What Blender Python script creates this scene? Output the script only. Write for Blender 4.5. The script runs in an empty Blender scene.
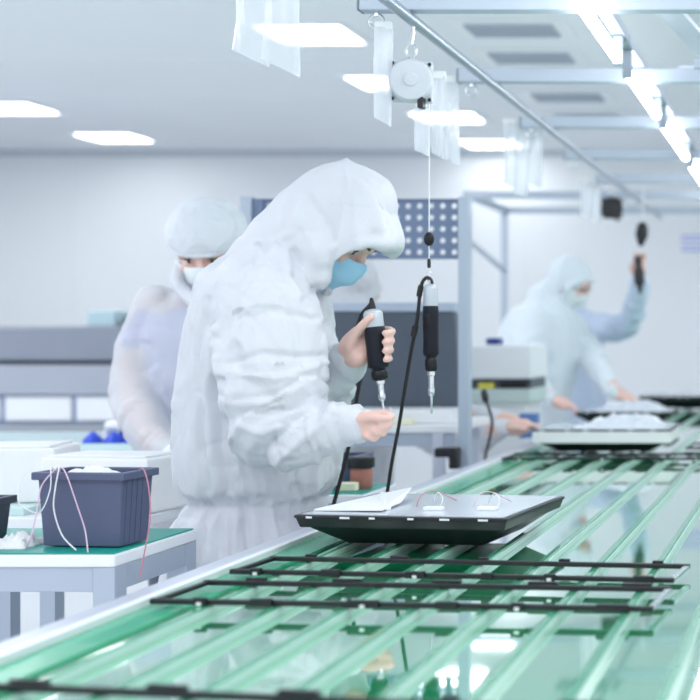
import bpy, bmesh, math, random
from mathutils import Vector, Matrix, noise, Quaternion
random.seed(7)
S = bpy.context.scene
COL = S.collection
# ------------------------------------------------------------------ camera, world, lights, exposure
FPX = 1300.0                     # focal length in pixels of the 700 px frame
CAMZ = 1.30
cd = bpy.data.cameras.new('camera'); cam = bpy.data.objects.new('camera', cd); COL.objects.link(cam)
cam.location = (0, 0, CAMZ); cam.rotation_euler = (math.pi / 2, 0, 0)
cd.sensor_width = 36; cd.lens = 36 * FPX / 700
cd.shift_x = -(810 - 350) / 700; cd.shift_y = -(350 - 337) / 700
cd.clip_start = 0.05; cd.clip_end = 60
cd.dof.use_dof = True; cd.dof.focus_distance = 2.72; cd.dof.aperture_fstop = 3.0
S.camera = cam
w = bpy.data.worlds.new('world'); S.world = w; w.use_nodes = True
bg = w.node_tree.nodes['Background']; bg.inputs[0].default_value = (0.90, 0.925, 1.0, 1); bg.inputs[1].default_value = 0.95
S.view_settings.view_transform = 'Standard'; S.view_settings.look = 'None'
S.view_settings.exposure = 0.36; S.view_settings.gamma = 1.0
for nm, loc, sx, sy, en in (('line_fill_light', (.6, 2.6, 2.72), .5, 3.6, 24), ('hall_fill_light', (-1.6, .9, 2.72), 2.4, .5, 20), ('aisle_fill_light', (-3.6, 4.2, 2.72), .5, 3.0, 26), ('far_aisle_fill_light', (.9, 7.6, 2.72), .5, 3.4, 22), ('left_aisle_fill_light', (-6.0, 7.2, 2.72), .6, 3.6, 40), ('left_hall_fill_light', (-4.6, 2.2, 2.72), .6, 3.0, 30)):  # added fill lights, unseen and without fixtures, for the hall's other lamps
    la = bpy.data.lights.new(nm, 'AREA'); la.shape = 'RECTANGLE'; la.size = sx; la.size_y = sy; la.energy = en; la.color = (.96, .965, 1)
    lo = bpy.data.objects.new(nm, la); COL.objects.link(lo); lo.location = loc
TROFFER_W = 3.0                 # watts of every recessed ceiling lamp
TROFFER_E = 5.0
TUBE_E = 13.0

def at(px, py, d):               # point seen at (px,py) of the photo at distance d
    return Vector(((px - 810) * d / FPX, d, CAMZ - (py - 337) * d / FPX))

# ------------------------------------------------------------------ materials
MATS = {}
def mat(name, col, rough=0.5, metal=0.0, var=0.06, vscale=12.0, bump=0.0, bscale=60.0, emit=None, alpha=None, sss=0.0, spec=0.5, coat=0.0, ridged=0.0, rscale=9.0, ior=None):
    if name in MATS: return MATS[name]
    m = bpy.data.materials.new(name); m.use_nodes = True
    nt = m.node_tree; N = nt.nodes; L = nt.links
    b = N['Principled BSDF']; out = N['Material Output']
    tc = N.new('ShaderNodeTexCoord')
    nz = N.new('ShaderNodeTexNoise'); nz.inputs['Scale'].default_value = vscale; nz.inputs['Detail'].default_value = 4
    L.new(tc.outputs['Object'], nz.inputs['Vector'])
    mx = N.new('ShaderNodeMix'); mx.data_type = 'RGBA'
    mx.inputs[6].default_value = (*[max(0, c * (1 - var)) for c in col], 1)
    mx.inputs[7].default_value = (*[min(1, c * (1 + var)) for c in col], 1)
    L.new(nz.outputs['Fac'], mx.inputs[0]); L.new(mx.outputs[2], b.inputs['Base Color'])
    b.inputs['Roughness'].default_value = rough; b.inputs['Metallic'].default_value = metal
    b.inputs['Specular IOR Level'].default_value = spec
    if ior: b.inputs['IOR'].default_value = ior; b.inputs['Coat IOR'].default_value = 2.2
    if coat: b.inputs['Coat Weight'].default_value = coat; b.inputs['Coat Roughness'].default_value = 0.05
    if sss:
        b.inputs['Subsurface Weight'].default_value = sss; b.inputs['Subsurface Radius'].default_value = (1, .5, .35)
        b.inputs['Subsurface Scale'].default_value = 0.01
    last = None
    if bump:
        n2 = N.new('ShaderNodeTexNoise'); n2.inputs['Scale'].default_value = bscale; n2.inputs['Detail'].default_value = 5
        L.new(tc.outputs['Object'], n2.inputs['Vector'])
        bp = N.new('ShaderNodeBump'); bp.inputs['Strength'].default_value = bump; bp.inputs['Distance'].default_value = 0.01
        L.new(n2.outputs['Fac'], bp.inputs['Height']); last = bp
    if ridged:
        n3 = N.new('ShaderNodeTexNoise'); n3.noise_type = 'RIDGED_MULTIFRACTAL'
        n3.inputs['Scale'].default_value = rscale; n3.inputs['Detail'].default_value = 3
        n3.inputs['Distortion'].default_value = 0.8
        L.new(tc.outputs['Object'], n3.inputs['Vector'])
        bp = N.new('ShaderNodeBump'); bp.inputs['Strength'].default_value = ridged; bp.inputs['Distance'].default_value = 0.02
        L.new(n3.outputs['Fac'], bp.inputs['Height'])
        if last: L.new(last.outputs['Normal'], bp.inputs['Normal'])
        last = bp
    if last: L.new(last.outputs['Normal'], b.inputs['Normal'])
    if emit:
        b.inputs['Emission Color'].default_value = (*col, 1); b.inputs['Emission Strength'].default_value = emit
    if alpha is not None:
        tr = N.new('ShaderNodeBsdfTransparent'); ms = N.new('ShaderNodeMixShader')
        ms.inputs[0].default_value = alpha
        L.new(tr.outputs[0], ms.inputs[1]); L.new(b.outputs[0], ms.inputs[2]); L.new(ms.outputs[0], out.inputs[0])
    MATS[name] = m
    return m

WALL = mat('wall_paint', (.85, .885, .915), .6, var=.02, vscale=1.5)
CEIL = mat('ceiling_panel', (.86, .90, .93), .7, var=.02, vscale=2)
FLOOR = mat('pale_epoxy_floor', (.82, .85, .87), .25, var=.04, vscale=1.2)
COATM = mat('white_nonwoven', (.725, .745, .80), .6, var=.03, vscale=9, bump=.12, bscale=150, alpha=.97, ridged=1.0, rscale=8)
COATB = mat('thin_white_coat', (.82, .84, .89), .65, var=.03, vscale=9, bump=.1, bscale=120, alpha=.66, ridged=.8, rscale=7)
COATC = mat('pale_cyan_coat', (.78, .86, .92), .65, var=.06, vscale=6, bump=.1, bscale=90, ridged=.35, rscale=6)
COATD = mat('pale_blue_coat', (.62, .72, .88), .65, var=.06, vscale=6, bump=.1, bscale=90, ridged=.35, rscale=6)
BONNET = mat('hairnet_fleece', (.84, .89, .95), .75, var=.05, vscale=30, bump=.25, bscale=90, alpha=.86, ridged=.8, rscale=16)
SKIN = mat('skin', (.83, .56, .49), .5, var=.08, vscale=14, sss=.25, bump=.05, bscale=200)
HAIR = mat('dark_hair', (.05, .035, .03), .6, var=.4, vscale=90, bump=.3, bscale=220)
EYE = mat('eye_white', (.75, .73, .72), .2)
IRIS = mat('brown_iris', (.06, .04, .03), .2)
MASKB = mat('blue_mask', (.40, .72, 1.0), .7, var=.08, vscale=40, bump=.15, bscale=160, sss=.1)
MASKW = mat('white_mask', (.84, .9, .93), .7, var=.04, vscale=40, bump=.12, bscale=160)
SHIRT = mat('blue_shirt', (.20, .30, .82), .8, var=.1, vscale=10)
TROUSER = mat('dark_trousers', (.12, .14, .2), .8)
SHOE = mat('shoe', (.75, .77, .8), .5)
ALU = mat('blue_grey_aluminium', (.46, .53, .63), .38, .25, var=.05, vscale=6)
ALUL = mat('pale_aluminium', (.66, .70, .80), .3, .3, var=.05, vscale=6)
STEEL = mat('steel', (.72, .75, .78), .22, .9, var=.05)
LAMPH = mat('lamp_housing', (.42, .48, .56), .5)
BEAM = mat('beam_profile', (.50, .565, .66), .4, .2, var=.04, vscale=3)
BEAMD = mat('beam_end_cap', (.22, .27, .34), .5)
WHITEP = mat('white_plastic', (.86, .89, .92), .35, var=.03)
WHITEL = mat('white_laminate', (.88, .91, .94), .3, var=.03)
BLACKP = mat('black_plastic', (.012, .013, .017), .4, var=.3, vscale=30, bump=.05)
BLACKS = mat('black_satin', (.012, .013, .017), .32, spec=.3, var=.25, vscale=20)
RUBBER = mat('black_rubber', (.015, .015, .017), .6)
TEALMAT = mat('green_esd_mat', (.0, .33, .27), .35, var=.1, vscale=14)
BELT = mat('green_belt_sheet', (.0, .52, .19), .03, var=.12, vscale=2.5, bump=.012, bscale=5, spec=.5, coat=1.0, ior=3.6)
SLAT = mat('green_slat', (.07, .37, .21), .18, var=.1, vscale=7, spec=.7, coat=.6)
SLATE = mat('slat_edge_glare', (.52, .76, .67), .2, var=.05, vscale=7, spec=.7)
SLATR = mat('dark_green_side_strip', (.06, .42, .24), .2, var=.1, vscale=7, spec=.6)
BIN = mat('blue_grey_bin', (.085, .105, .19), .42, var=.08, vscale=12, bump=.04, bscale=90)
BIND = mat('dark_blue_bin', (.03, .04, .075), .42, var=.1)
WIREP = mat('pink_wire', (.75, .55, .68), .5)
WIREW = mat('white_wire', (.86, .87, .90), .5)
WIRER = mat('red_wire', (.55, .22, .28), .5)
PEG = mat('perforated_blue_steel', (.17, .23, .36), .45, .1, var=.05)
PANELD = mat('slate_panel', (.085, .11, .145), .45, var=.08, vscale=4)
PANELE = mat('pale_blue_edge', (.50, .58, .70), .4)
LCDTOP = mat('silver_back_sheet', (.66, .72, .78), .22, .35, var=.06, vscale=5)
PAPER = mat('white_label', (.85, .88, .9), .6)
MACH = mat('mid_grey_housing', (.27, .30, .37), .55, var=.08, vscale=2)
MACHL = mat('light_grey_housing', (.40, .44, .52), .5, var=.08, vscale=2)
MACHB = mat('bottom_grey_housing', (.34, .37, .41), .5, var=.05)
BLUEP = mat('blue_post', (.36, .46, .72), .5)
BLUE = mat('bright_blue_plastic', (.02, .07, .62), .4)
NAVY = mat('navy_plastic', (.03, .06, .25), .4)
TEALG = mat('pale_teal_glass', (.62, .82, .82), .15, var=.06)
FOAM = mat('white_foam', (.93, .95, .97), .7, bump=.08)
YELLOW = mat('yellow_plastic', (.75, .68, .08), .5)
CREAM = mat('cream_paper', (.85, .84, .62), .6)
RUST = mat('reddish_brown_plastic', (.42, .17, .13), .5)
MINT = mat('mint_grey_panel', (.58, .70, .68), .5)
TUBEM = mat('lit_tube', (.97, .99, 1.0), .4, emit=TUBE_E, var=0)
DIFF = mat('lit_ceiling_tube', (.97, .99, 1.0), .4, emit=TROFFER_E, var=0)
VENTD = mat('vent_slats', (.42, .48, .56), .5)
GRIPB = mat('blue_black_grip', (.012, .014, .022), .5, spec=.22, var=.2, bump=.1, bscale=240)
TOOLG = mat('tool_grey', (.52, .57, .62), .35, .15)

nt = BELT.node_tree; pb_ = nt.nodes['Principled BSDF']              # mirror-smooth clear film over the green sheet
gl_ = nt.nodes.new('ShaderNodeBsdfGlossy'); gl_.inputs['Color'].default_value = (.95, .98, .97, 1); gl_.inputs['Roughness'].default_value = .03
fr_ = nt.nodes.new('ShaderNodeFresnel'); fr_.inputs['IOR'].default_value = 1.5
mr_ = nt.nodes.new('ShaderNodeMapRange'); mr_.inputs[1].default_value = .04; mr_.inputs[2].default_value = .42; mr_.inputs[3].default_value = .12; mr_.inputs[4].default_value = .62
mx_ = nt.nodes.new('ShaderNodeMixShader')
nt.links.new(fr_.outputs[0], mr_.inputs[0]); nt.links.new(mr_.outputs[0], mx_.inputs[0]); nt.links.new(pb_.outputs[0], mx_.inputs[1]); nt.links.new(gl_.outputs[0], mx_.inputs[2])
nt.links.new(mx_.outputs[0], nt.nodes['Material Output'].inputs[0])
FILM = mat('crumpled_film', (.70, .75, .82), .2, spec=.7)
def bag_mat():
    m = bpy.data.materials.new('clear_film'); m.use_nodes = True
    nt = m.node_tree; N = nt.nodes; L = nt.links
    b = N['Principled BSDF']; out = N['Material Output']
    b.inputs['Base Color'].default_value = (.92, .95, 1, 1); b.inputs['Roughness'].default_value = .12
    tc = N.new('ShaderNodeTexCoord'); nz = N.new('ShaderNodeTexNoise'); nz.noise_type = 'RIDGED_MULTIFRACTAL'
    mp = N.new('ShaderNodeMapping'); mp.inputs['Scale'].default_value = (1, 1, .35)
    L.new(tc.outputs['Object'], mp.inputs[0])
    nz.inputs['Scale'].default_value = 14; nz.inputs['Detail'].default_value = 3; L.new(mp.outputs[0], nz.inputs['Vector'])
    bp = N.new('ShaderNodeBump'); bp.inputs['Strength'].default_value = .8; bp.inputs['Distance'].default_value = .02
    L.new(nz.outputs['Fac'], bp.inputs['Height']); L.new(bp.outputs[0], b.inputs['Normal'])
    mr = N.new('ShaderNodeMapRange'); mr.inputs[1].default_value = .2; mr.inputs[2].default_value = 1.4
    mr.inputs[3].default_value = .58; mr.inputs[4].default_value = .92
    L.new(nz.outputs['Fac'], mr.inputs[0])
    tr = N.new('ShaderNodeBsdfTransparent'); ms = N.new('ShaderNodeMixShader')
    tl = N.new('ShaderNodeBsdfTranslucent'); tl.inputs[0].default_value = (.95, .97, 1, 1)
    m2 = N.new('ShaderNodeMixShader'); m2.inputs[0].default_value = .45
    L.new(b.outputs[0], m2.inputs[1]); L.new(tl.outputs[0], m2.inputs[2])
    L.new(mr.outputs[0], ms.inputs[0]); L.new(tr.outputs[0], ms.inputs[1]); L.new(m2.outputs[0], ms.inputs[2])
    L.new(ms.outputs[0], out.inputs[0])
    return m
BAG = bag_mat()

# ------------------------------------------------------------------ mesh helpers
LOC = {}
def link(o): COL.objects.link(o); return o
def tag(o, label, cat, group=None):
    o['label'] = label; o['category'] = cat
    if group: o['group'] = group
    return o
def thing(name, label, cat, loc, group=None):
    o = link(bpy.data.objects.new(name, None)); o.empty_display_size = .05
    o.location = loc; LOC[o] = Vector(loc)
    return tag(o, label, cat, group)
def finish(name, me, m, parent=None, smooth=True, origin=None):
    if m is not None: me.materials.append(m)
    o = link(bpy.data.objects.new(name, me))
    if parent is not None:
        off = LOC[parent]; me.transform(Matrix.Translation(-off)); o.parent = parent; LOC[o] = off
    else:
        if origin is None:
            cs = [v.co for v in me.vertices]
            origin = Vector(((min(c.x for c in cs) + max(c.x for c in cs)) / 2, (min(c.y for c in cs) + max(c.y for c in cs)) / 2, min(c.z for c in cs)))
        me.transform(Matrix.Translation(-Vector(origin))); o.location = origin; LOC[o] = Vector(origin)
    if smooth:
        for p in me.polygons: p.use_smooth = True
    return o
def obj(name, bm, m, parent=None, smooth=False, bevel=0.0, origin=None, auto=True):
    bmesh.ops.recalc_face_normals(bm, faces=bm.faces)
    if bevel:
        es = [e for e in bm.edges if len(e.link_faces) == 2 and e.calc_face_angle(0) > .6]
        bmesh.ops.bevel(bm, geom=es, offset=bevel, segments=2, profile=.5, affect='EDGES', clamp_overlap=True)
    me = bpy.data.meshes.new(name); bm.to_mesh(me); bm.free()
    o = finish(name, me, m, parent, smooth, origin)
    if smooth and auto: me.set_sharp_from_angle(angle=math.radians(40))
    return o
def struct(o): o['kind'] = 'structure'; return o
def box(bm, x0, x1, y0, y1, z0, z1, M=None):
    vs = [bm.verts.new((x, y, z)) for z in (z0, z1) for (x, y) in ((x0, y0), (x1, y0), (x1, y1), (x0, y1))]
    if M is not None:
        for v in vs: v.co = M @ v.co
    for f in ((3, 2, 1, 0), (4, 5, 6, 7), (0, 1, 5, 4), (1, 2, 6, 5), (2, 3, 7, 6), (3, 0, 4, 7)): bm.faces.new([vs[i] for i in f])
    return bm
def B(): return bmesh.new()
def frame_axes(t):
    t = t.normalized(); a = Vector((0, 0, 1)) if abs(t.z) < .9 else Vector((0, 1, 0))
    u = t.cross(a).normalized(); return u, u.cross(t).normalized()
def rings_skin(bm, rings, close=True):
    R = [[bm.verts.new(p) for p in r] for r in rings]; n = len(R[0])
    for a, b in zip(R, R[1:]):
        for i in range(n): bm.faces.new((a[i], a[(i + 1) % n], b[(i + 1) % n], b[i]))
    if close:
        bm.faces.new(R[0][::-1]); bm.faces.new(R[-1])
    return bm
def catmull(P, k):
    out = []
    n = len(P)
    for i in range(n - 1):
        p0 = P[max(i - 1, 0)]; p1 = P[i]; p2 = P[i + 1]; p3 = P[min(i + 2, n - 1)]
        for j in range(k):
            t = j / k
            out.append(tuple(.5 * (2 * b + (c - a) * t + (2 * a - 5 * b + 4 * c - d) * t * t + (3 * b - a - 3 * c + d) * t ** 3) for a, b, c, d in zip(p0, p1, p2, p3)))
    out.append(tuple(P[-1])); return out
def tube(bm, pts, r, seg=10, k=1, round_caps=False, mod=None):
    """tube through pts; r a number or a list; k>1 smooths"""
    rs = r if isinstance(r, (list, tuple)) else [r] * len(pts)
    P = [(p[0], p[1], p[2], q) for p, q in zip(pts, rs)]
    if k > 1: P = catmull(P, k)
    C = [Vector(p[:3]) for p in P]; R = [max(p[3], 1e-4) for p in P]
    T = [(C[min(i + 1, len(C) - 1)] - C[max(i - 1, 0)]).normalized() for i in range(len(C))]
    u, v = frame_axes(T[0]); rings = []
    prev = T[0]
    def ring(c, t, rr, s):
        return [c + (u * math.cos(a) + v * math.sin(a)) * (rr * (mod(s, a) if mod else 1)) for a in [2 * math.pi * i / seg for i in range(seg)]]
    if round_caps:
        for q in (80, 50, 25): rings.append(ring(C[0] - T[0] * R[0] * math.sin(math.radians(q)), T[0], R[0] * math.cos(math.radians(q)), 0))
    for i, (c, t, rr) in enumerate(zip(C, T, R)):
        q = prev.rotation_difference(t); u = q @ u; v = q @ v; prev = t
        rings.append(ring(c, t, rr, i / max(1, len(C) - 1)))
    if round_caps:
        for q in (25, 50, 80): rings.append(ring(C[-1] + T[-1] * R[-1] * math.sin(math.radians(q)), T[-1], R[-1] * math.cos(math.radians(q)), 1))
    return rings_skin(bm, rings)
def lathe(bm, prof, p0, axis, seg=24):
    """prof = [(distance along axis, radius)]"""
    axis = Vector(axis).normalized(); u, v = frame_axes(axis); p0 = Vector(p0)
    return rings_skin(bm, [[p0 + axis * h + (u * math.cos(2 * math.pi * i / seg) + v * math.sin(2 * math.pi * i / seg)) * max(r, 1e-4) for i in range(seg)] for h, r in prof])
def ellipsoid(bm, c, rx, ry=None, rz=None, M=None, seg=20):
    ry = ry or rx; rz = rz or rx
    t = bmesh.ops.create_uvsphere(bm, u_segments=seg, v_segments=seg // 2 + 2, radius=1)
    for v in t['verts']:
        p = Vector((v.co.x * rx, v.co.y * ry, v.co.z * rz))
        if M is not None: p = M @ p
        v.co = Vector(c) + p
    return bm
def loft(bm, secs, seg=48, k=6, mod=None, sq=2.4):
    """horizontal rings: (cx, cy, z, rx, ry)"""
    P = catmull(secs, k); rings = []
    for (cx, cy, z, rx, ry) in P:
        ring = []
        for i in range(seg):
            a = 2 * math.pi * i / seg; c, s = math.cos(a), math.sin(a)
            f = (abs(c) ** sq + abs(s) ** sq) ** (-1 / sq)
            if mod: f *= mod(z, a)
            ring.append(Vector((cx + rx * c * f, cy + ry * s * f, z)))
        rings.append(ring)
    return rings_skin(bm, rings)
def fuse(name, bm, voxel, m, parent, smooth=6, disp=None, post=4):
    """union of overlapping closed shells as ONE continuous surface"""
    bmesh.ops.recalc_face_normals(bm, faces=bm.faces)
    me = bpy.data.meshes.new('tmp'); bm.to_mesh(me); bm.free()
    o = link(bpy.data.objects.new('tmp', me))
    r = o.modifiers.new('r', 'REMESH'); r.mode = 'VOXEL'; r.voxel_size = voxel; r.adaptivity = 0
    if smooth:
        s = o.modifiers.new('s', 'SMOOTH'); s.factor = .5; s.iterations = smooth
    dg = bpy.context.evaluated_depsgraph_get()
    out = bpy.data.meshes.new_from_object(o.evaluated_get(dg))
    bpy.data.objects.remove(o); bpy.data.meshes.remove(me)
    if disp:
        ns = [v.normal.copy() for v in out.vertices]
        for v, n in zip(out.vertices, ns): v.co += n * disp(v.co, n)
    out.name = name; out.materials.clear()
    return finish(name, out, m, parent, True)
def copy_tree(o, parent=None):
    c = o.copy(); COL.objects.link(c)
    if parent is not None: c.parent = parent
    for ch in [x for x in COL.objects if x.parent == o]: copy_tree(ch, c)
    return c
def ridge(p):
    return 1 - 2 * abs(noise.noise(p))

# ------------------------------------------------------------------ the room
XL, XR, YB, ZC = -8.0, 6.0, 10.45, 2.80
bm = B(); box(bm, XL, XR, -2.0, YB, -.05, 0); struct(obj('floor', bm, FLOOR))
bm = B(); box(bm, XL, XR, -1.0, YB, ZC, ZC + .05); struct(obj('ceiling', bm, CEIL))
bm = B(); box(bm, XL, XR, YB, YB + .1, 0, ZC); struct(obj('wall_back', bm, WALL))
bm = B(); box(bm, XL - .1, XL, -2.0, YB + .1, 0, ZC); struct(obj('wall_left', bm, WALL))
bm = B(); box(bm, XL, XR, YB - .03, YB, ZC - .05, ZC); struct(obj('trim_1', bm, mat('cove', (.60, .66, .72), .6)))
for i, x in enumerate((-5.9, -4.1, -2.3, -.5)):                       # joints between the wall panels
    bm = B(); box(bm, x - .012, x + .012, YB - .006, YB, 0, ZC - .05); struct(obj('trim_%d' % (i + 2), bm, WALL))
for i, y in enumerate((4.6, 5.8, 7.0, 8.2, 9.4)):                     # ceiling joints
    bm = B(); box(bm, XL, XR, y, y + .012, ZC - .004, ZC); struct(obj('trim_%d' % (i + 6), bm, CEIL))

# ------------------------------------------------------------------ ceiling lamps and vents
def troffer(cx, cy, label):
    t = thing('ceiling_light', label, 'ceiling light', (cx, cy, ZC), 'recessed ceiling lights')
    W = .21; D = .20
    bm = B()
    for (a, b, c, d) in ((-W - .03, W + .03, -D - .03, -D), (-W - .03, W + .03, D, D + .03), (-W - .03, -W, -D, D), (W, W + .03, -D, D)):
        box(bm, cx + a, cx + b, cy + c, cy + d, ZC - .014, ZC)
    obj('frame', bm, WHITEP, t)
    for k in range(4):
        x = cx - W + (k + .5) * (2 * W / 4)
        bm = B(); tube(bm, [(x, cy - D + .06, ZC - .02), (x, cy + D - .06, ZC - .02)], .046, 12, 1, True)
        for v in bm.verts: v.co.z = ZC - .012 + (v.co.z - (ZC - .02)) * .18
        obj('lamp_tube', bm, DIFF, t, True)
    ld = bpy.data.lights.new('ceiling_lamp_glow', 'AREA'); ld.shape = 'SQUARE'; ld.size = .45; ld.energy = TROFFER_W * (.35 if cy > 9.5 else 1); ld.color = (.95, .965, 1)
    lo = link(bpy.data.objects.new('ceiling_lamp_glow', ld)); lo.location = (cx, cy, ZC - .05)
    return t
COLN = ['in the row above the hanging tools', 'in the row over the grey machine']
for i, y in enumerate((6.41, 7.63, 8.83, 10.05)):
    troffer(-2.46, y, ['lit square ceiling light partly behind the pair of hanging clear bags', 'lit square ceiling light behind the narrow bag and the round white balancer',
                       'lit square ceiling light with louvres behind the clear bags under the balancer', 'lit square ceiling light closest to the back wall beside the hanging bags'][i])
for i, y in enumerate((8.48, 9.72)):
    troffer(-5.2, y, ['lit square ceiling light cut by the photo edge above the long grey machine', 'whole lit square ceiling light above the worker in the hair cap'][i])
def vent(cx, cy, label):
    t = thing('ceiling_vent', label, 'vent', (cx, cy, ZC), 'ceiling vents')
    bm = B(); box(bm, cx - .28, cx + .28, cy - .18, cy + .18, ZC - .012, ZC); obj('frame', bm, WHITEP, t, bevel=.004)
    for k in range(7):
        y = cy - .105 + k * .035
        bm = B(); box(bm, cx - .21, cx + .21, y - .010, y + .010, ZC - .024, ZC - .011); obj('slat', bm, VENTD, t)
for i, (x, y) in enumerate(((-1.44, 6.30), (-1.48, 6.92), (-1.50, 8.06), (-1.50, 8.80))):
    vent(x, y, ['louvred grey ceiling vent closest to the lamp row, first of four', 'louvred grey ceiling vent second along the row from the near beam',
                'louvred grey ceiling vent third along the row, past the second beam', 'louvred grey ceiling vent last along the row, nearest the back wall'][i])

# ------------------------------------------------------------------ overhead gantry
BZ0, BZ1 = 2.05, 2.09
g = thing('overhead_gantry', 'grey overhead metal frame of cross beams and a long tool rail above the conveyor', 'gantry', (.42, 5, 0))
YBEAM = [2.17, 3.0, 3.84, 4.67, 5.50, 6.33, 7.05, 7.90]
for i, y in enumerate(YBEAM):
    xl = -1.035 if i < 6 else -1.87
    bm = B(); box(bm, xl, .45, y - .02, y + .02, BZ0, BZ1); b_ = obj('cross_beam', bm, BEAM, g, bevel=.003)
    bm = B(); box(bm, xl - .004, xl, y - .02, y + .02, BZ0, BZ1); obj('end_cap', bm, BEAMD, b_)
    if i < 6:
        bm = B(); c = Vector((xl + .035, y, BZ0 - .022))
        tube(bm, [c + Vector((.016 * math.cos(a), 0, .016 * math.sin(a))) for a in [2 * math.pi * k / 16 for k in range(17)]], .004, 8)
        box(bm, c.x - .004, c.x + .004, y - .004, y + .004, BZ0 - .01, BZ0)
        obj('ring_hook', bm, STEEL, b_, True)
    bm = B(); box(bm, .38, .42, y - .02, y + .02, 0, BZ0); obj('post', bm, BEAM, g)
bm = B(); tube(bm, [(-.922, 1.6, 2.035), (-.922, 8.0, 2.035)], .0135, 16); obj('tool_rail', bm, mat('rail_steel', (.40, .45, .51), .3, .8), g, True)
bm = B(); box(bm, -1.87, -1.84, 7.05, 7.90, BZ0, BZ1); obj('side_beam', bm, BEAM, g)
for y in (7.05, 7.90):
    bm = B(); box(bm, -1.875, -1.84, y - .018, y + .018, 0, BZ0); obj('post', bm, BEAM, g)
bm = B(); tube(bm, [(-1.857, 7.05, 1.83), (-1.857, 7.90, 1.70)], .014, 8); obj('brace', bm, BEAM, g, True)
for y in (3.16, 3.99, 4.82, 5.65):
    bm = B(); M = Matrix.Translation((-.325, y + .30, 2.115)) @ Matrix.Rotation(math.radians(-7), 4, 'Z')
    box(bm, -.032, .032, -.36, .40, -.006, .006, M); obj('slanted_plate', bm, ALUL, g)
    bm = B(); box(bm, -.34, -.31, y - .18, y - .14, BZ1, 2.115); obj('plate_bracket', bm, BEAM, g)

# lamps along the line
for i, (y0, y1) in enumerate(((2.48, 3.40), (3.60, 4.28), (4.47, 5.28), (5.50, 6.22), (6.42, 7.10))):
    t = thing('tube_lamp', ['lit tube lamp cut by the top edge, first in the line over the conveyor', 'lit tube lamp second in the line over the conveyor, past the near beam',
                            'lit tube lamp third in the line over the conveyor', 'lit tube lamp fourth in the line, by the far cross beams', 'lit tube lamp last in the line, by the back wall'][i],
              'lamp', (-.504, y0, BZ1), 'tube lamps over the conveyor')
    bm = B(); box(bm, -.522, -.486, y0 - .09, y1 + .09, BZ1 + .002, BZ1 + .03); obj('housing', bm, LAMPH, t, bevel=.004)
    bm = B(); tube(bm, [(-.504, y0 + .015, 2.03), (-.504, y1 - .015, 2.03)], .0145, 14, 1, True); obj('glass_tube', bm, TUBEM, t, True)
    for yy in (y0 - .012, y1 + .012):
        bm = B(); box(bm, -.517, -.491, yy - .01, yy + .01, 2.014, BZ1); obj('lamp_holder', bm, LAMPH, t, bevel=.003)

# ------------------------------------------------------------------ conveyor
t = thing('conveyor', 'long assembly conveyor with a glossy green bed, raised green slats and metal edges', 'conveyor', (-.38, 4.6, 0))
Y0, Y1 = .9, 8.3
bm = B(); box(bm, -1.06, .35, Y0, Y1, .80, .866); obj('bed', bm, BELT, t)
bm = B(); box(bm, -1.112, -1.062, Y0, Y1, .74, .882); e_ = obj('side_rail', bm, ALUL, t, bevel=.004)
bm = B(); box(bm, -1.068, -1.052, Y0, Y1, .866, .885); obj('lip_highlight', bm, WHITEP, t, bevel=.002)  # white strip paints the highlight along the rail's inner lip
bm = B(); box(bm, .35, .375, Y0, Y1, .74, .882); obj('side_rail', bm, ALUL, t)
bm = B(); box(bm, -1.112, .375, Y1, Y1 + .06, .74, .89); obj('end_rail', bm, ALU, t)
for k in range(12):
    x = -.42 * 2.25 + k * .1105
    bm = B(); box(bm, x - .0065, x + .0065, Y0 + .02, Y1 - .005, .866, .88); sl = obj('slat', bm, SLAT, t, bevel=.002)
    bm = B(); box(bm, x + .0065, x + .0095, Y0 + .02, Y1 - .005, .866, .8775); obj('edge_glare', bm, SLATE, sl, bevel=.0008)  # pale strip colours in the glare on the slat's right side
bm = B(); box(bm, -1.052, -.985, Y0 + .02, Y1 - .005, .866, .874); obj('side_strip', bm, SLATR, t, bevel=.002)
for y in (1.2, 2.9, 4.6, 6.3, 8.0):
    for x in (-1.09, .35):
        bm = B(); box(bm, x - .02, x + .02, y - .03, y + .03, 0, .74 if x < 0 else .76); obj('leg', bm, ALU, t)

# ------------------------------------------------------------------ black bezel frames lying on the slats
def bezel(cx, cy, rot, W, D, label, seed, th=.0085):
    t = thing('bezel_frame', label, 'frame', (cx, cy, .88), 'black bezel frames on the conveyor')
    rnd = random.Random(seed)
    M = Matrix.Translation((cx, cy, .8805)) @ Matrix.Rotation(rot, 4, 'Z')
    for (nm, yy) in (('long_bar', -D / 2), ('long_bar', D / 2)):
        bm = B(); box(bm, -W / 2, W / 2, yy - th * .6, yy + th * .6, 0, th, M); o = obj(nm, bm, BLACKP, t, bevel=.0015)
        sg = -1 if yy < 0 else 1
        n = 6 if yy < 0 else 5
        for k in range(n):
            x = -W / 2 + W * (k + .35 + .3 * rnd.random()) / n; l = rnd.choice((.02, .035, .05))
            bm = B(); box(bm, x - l / 2, x + l / 2, yy + (-.012 if sg < 0 else .003), yy + (-.003 if sg < 0 else .012), 0, .0125, M)
            cl = obj('clip', bm, BLACKP, o, bevel=.0015)
            if k % 2 == 0:
                bm = B(); box(bm, x - .003, x + .004, yy + (-.0145 if sg < 0 else .004), yy + (-.0115 if sg < 0 else .0145), .001, .006, M)
                obj('foil_tab', bm, PAPER, o)
    for s in (-1, 1):
        bm = B(); x = s * (W / 2 - .005); box(bm, x - .005, x + .005, -D / 2 + .005, D / 2 - .005, 0, th * .8, M); obj('short_bar', bm, STEEL if s > 0 else BLACKP, t, bevel=.001)
bezel(-.622, 2.328, math.radians(-6.2), .80, .135, 'slim black bezel frame on the slats closest to the black panel tray', 1)
bezel(-.632, 2.092, math.radians(-4.3), .80, .155, 'slim black bezel frame in front of the one by the tray', 2)
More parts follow.
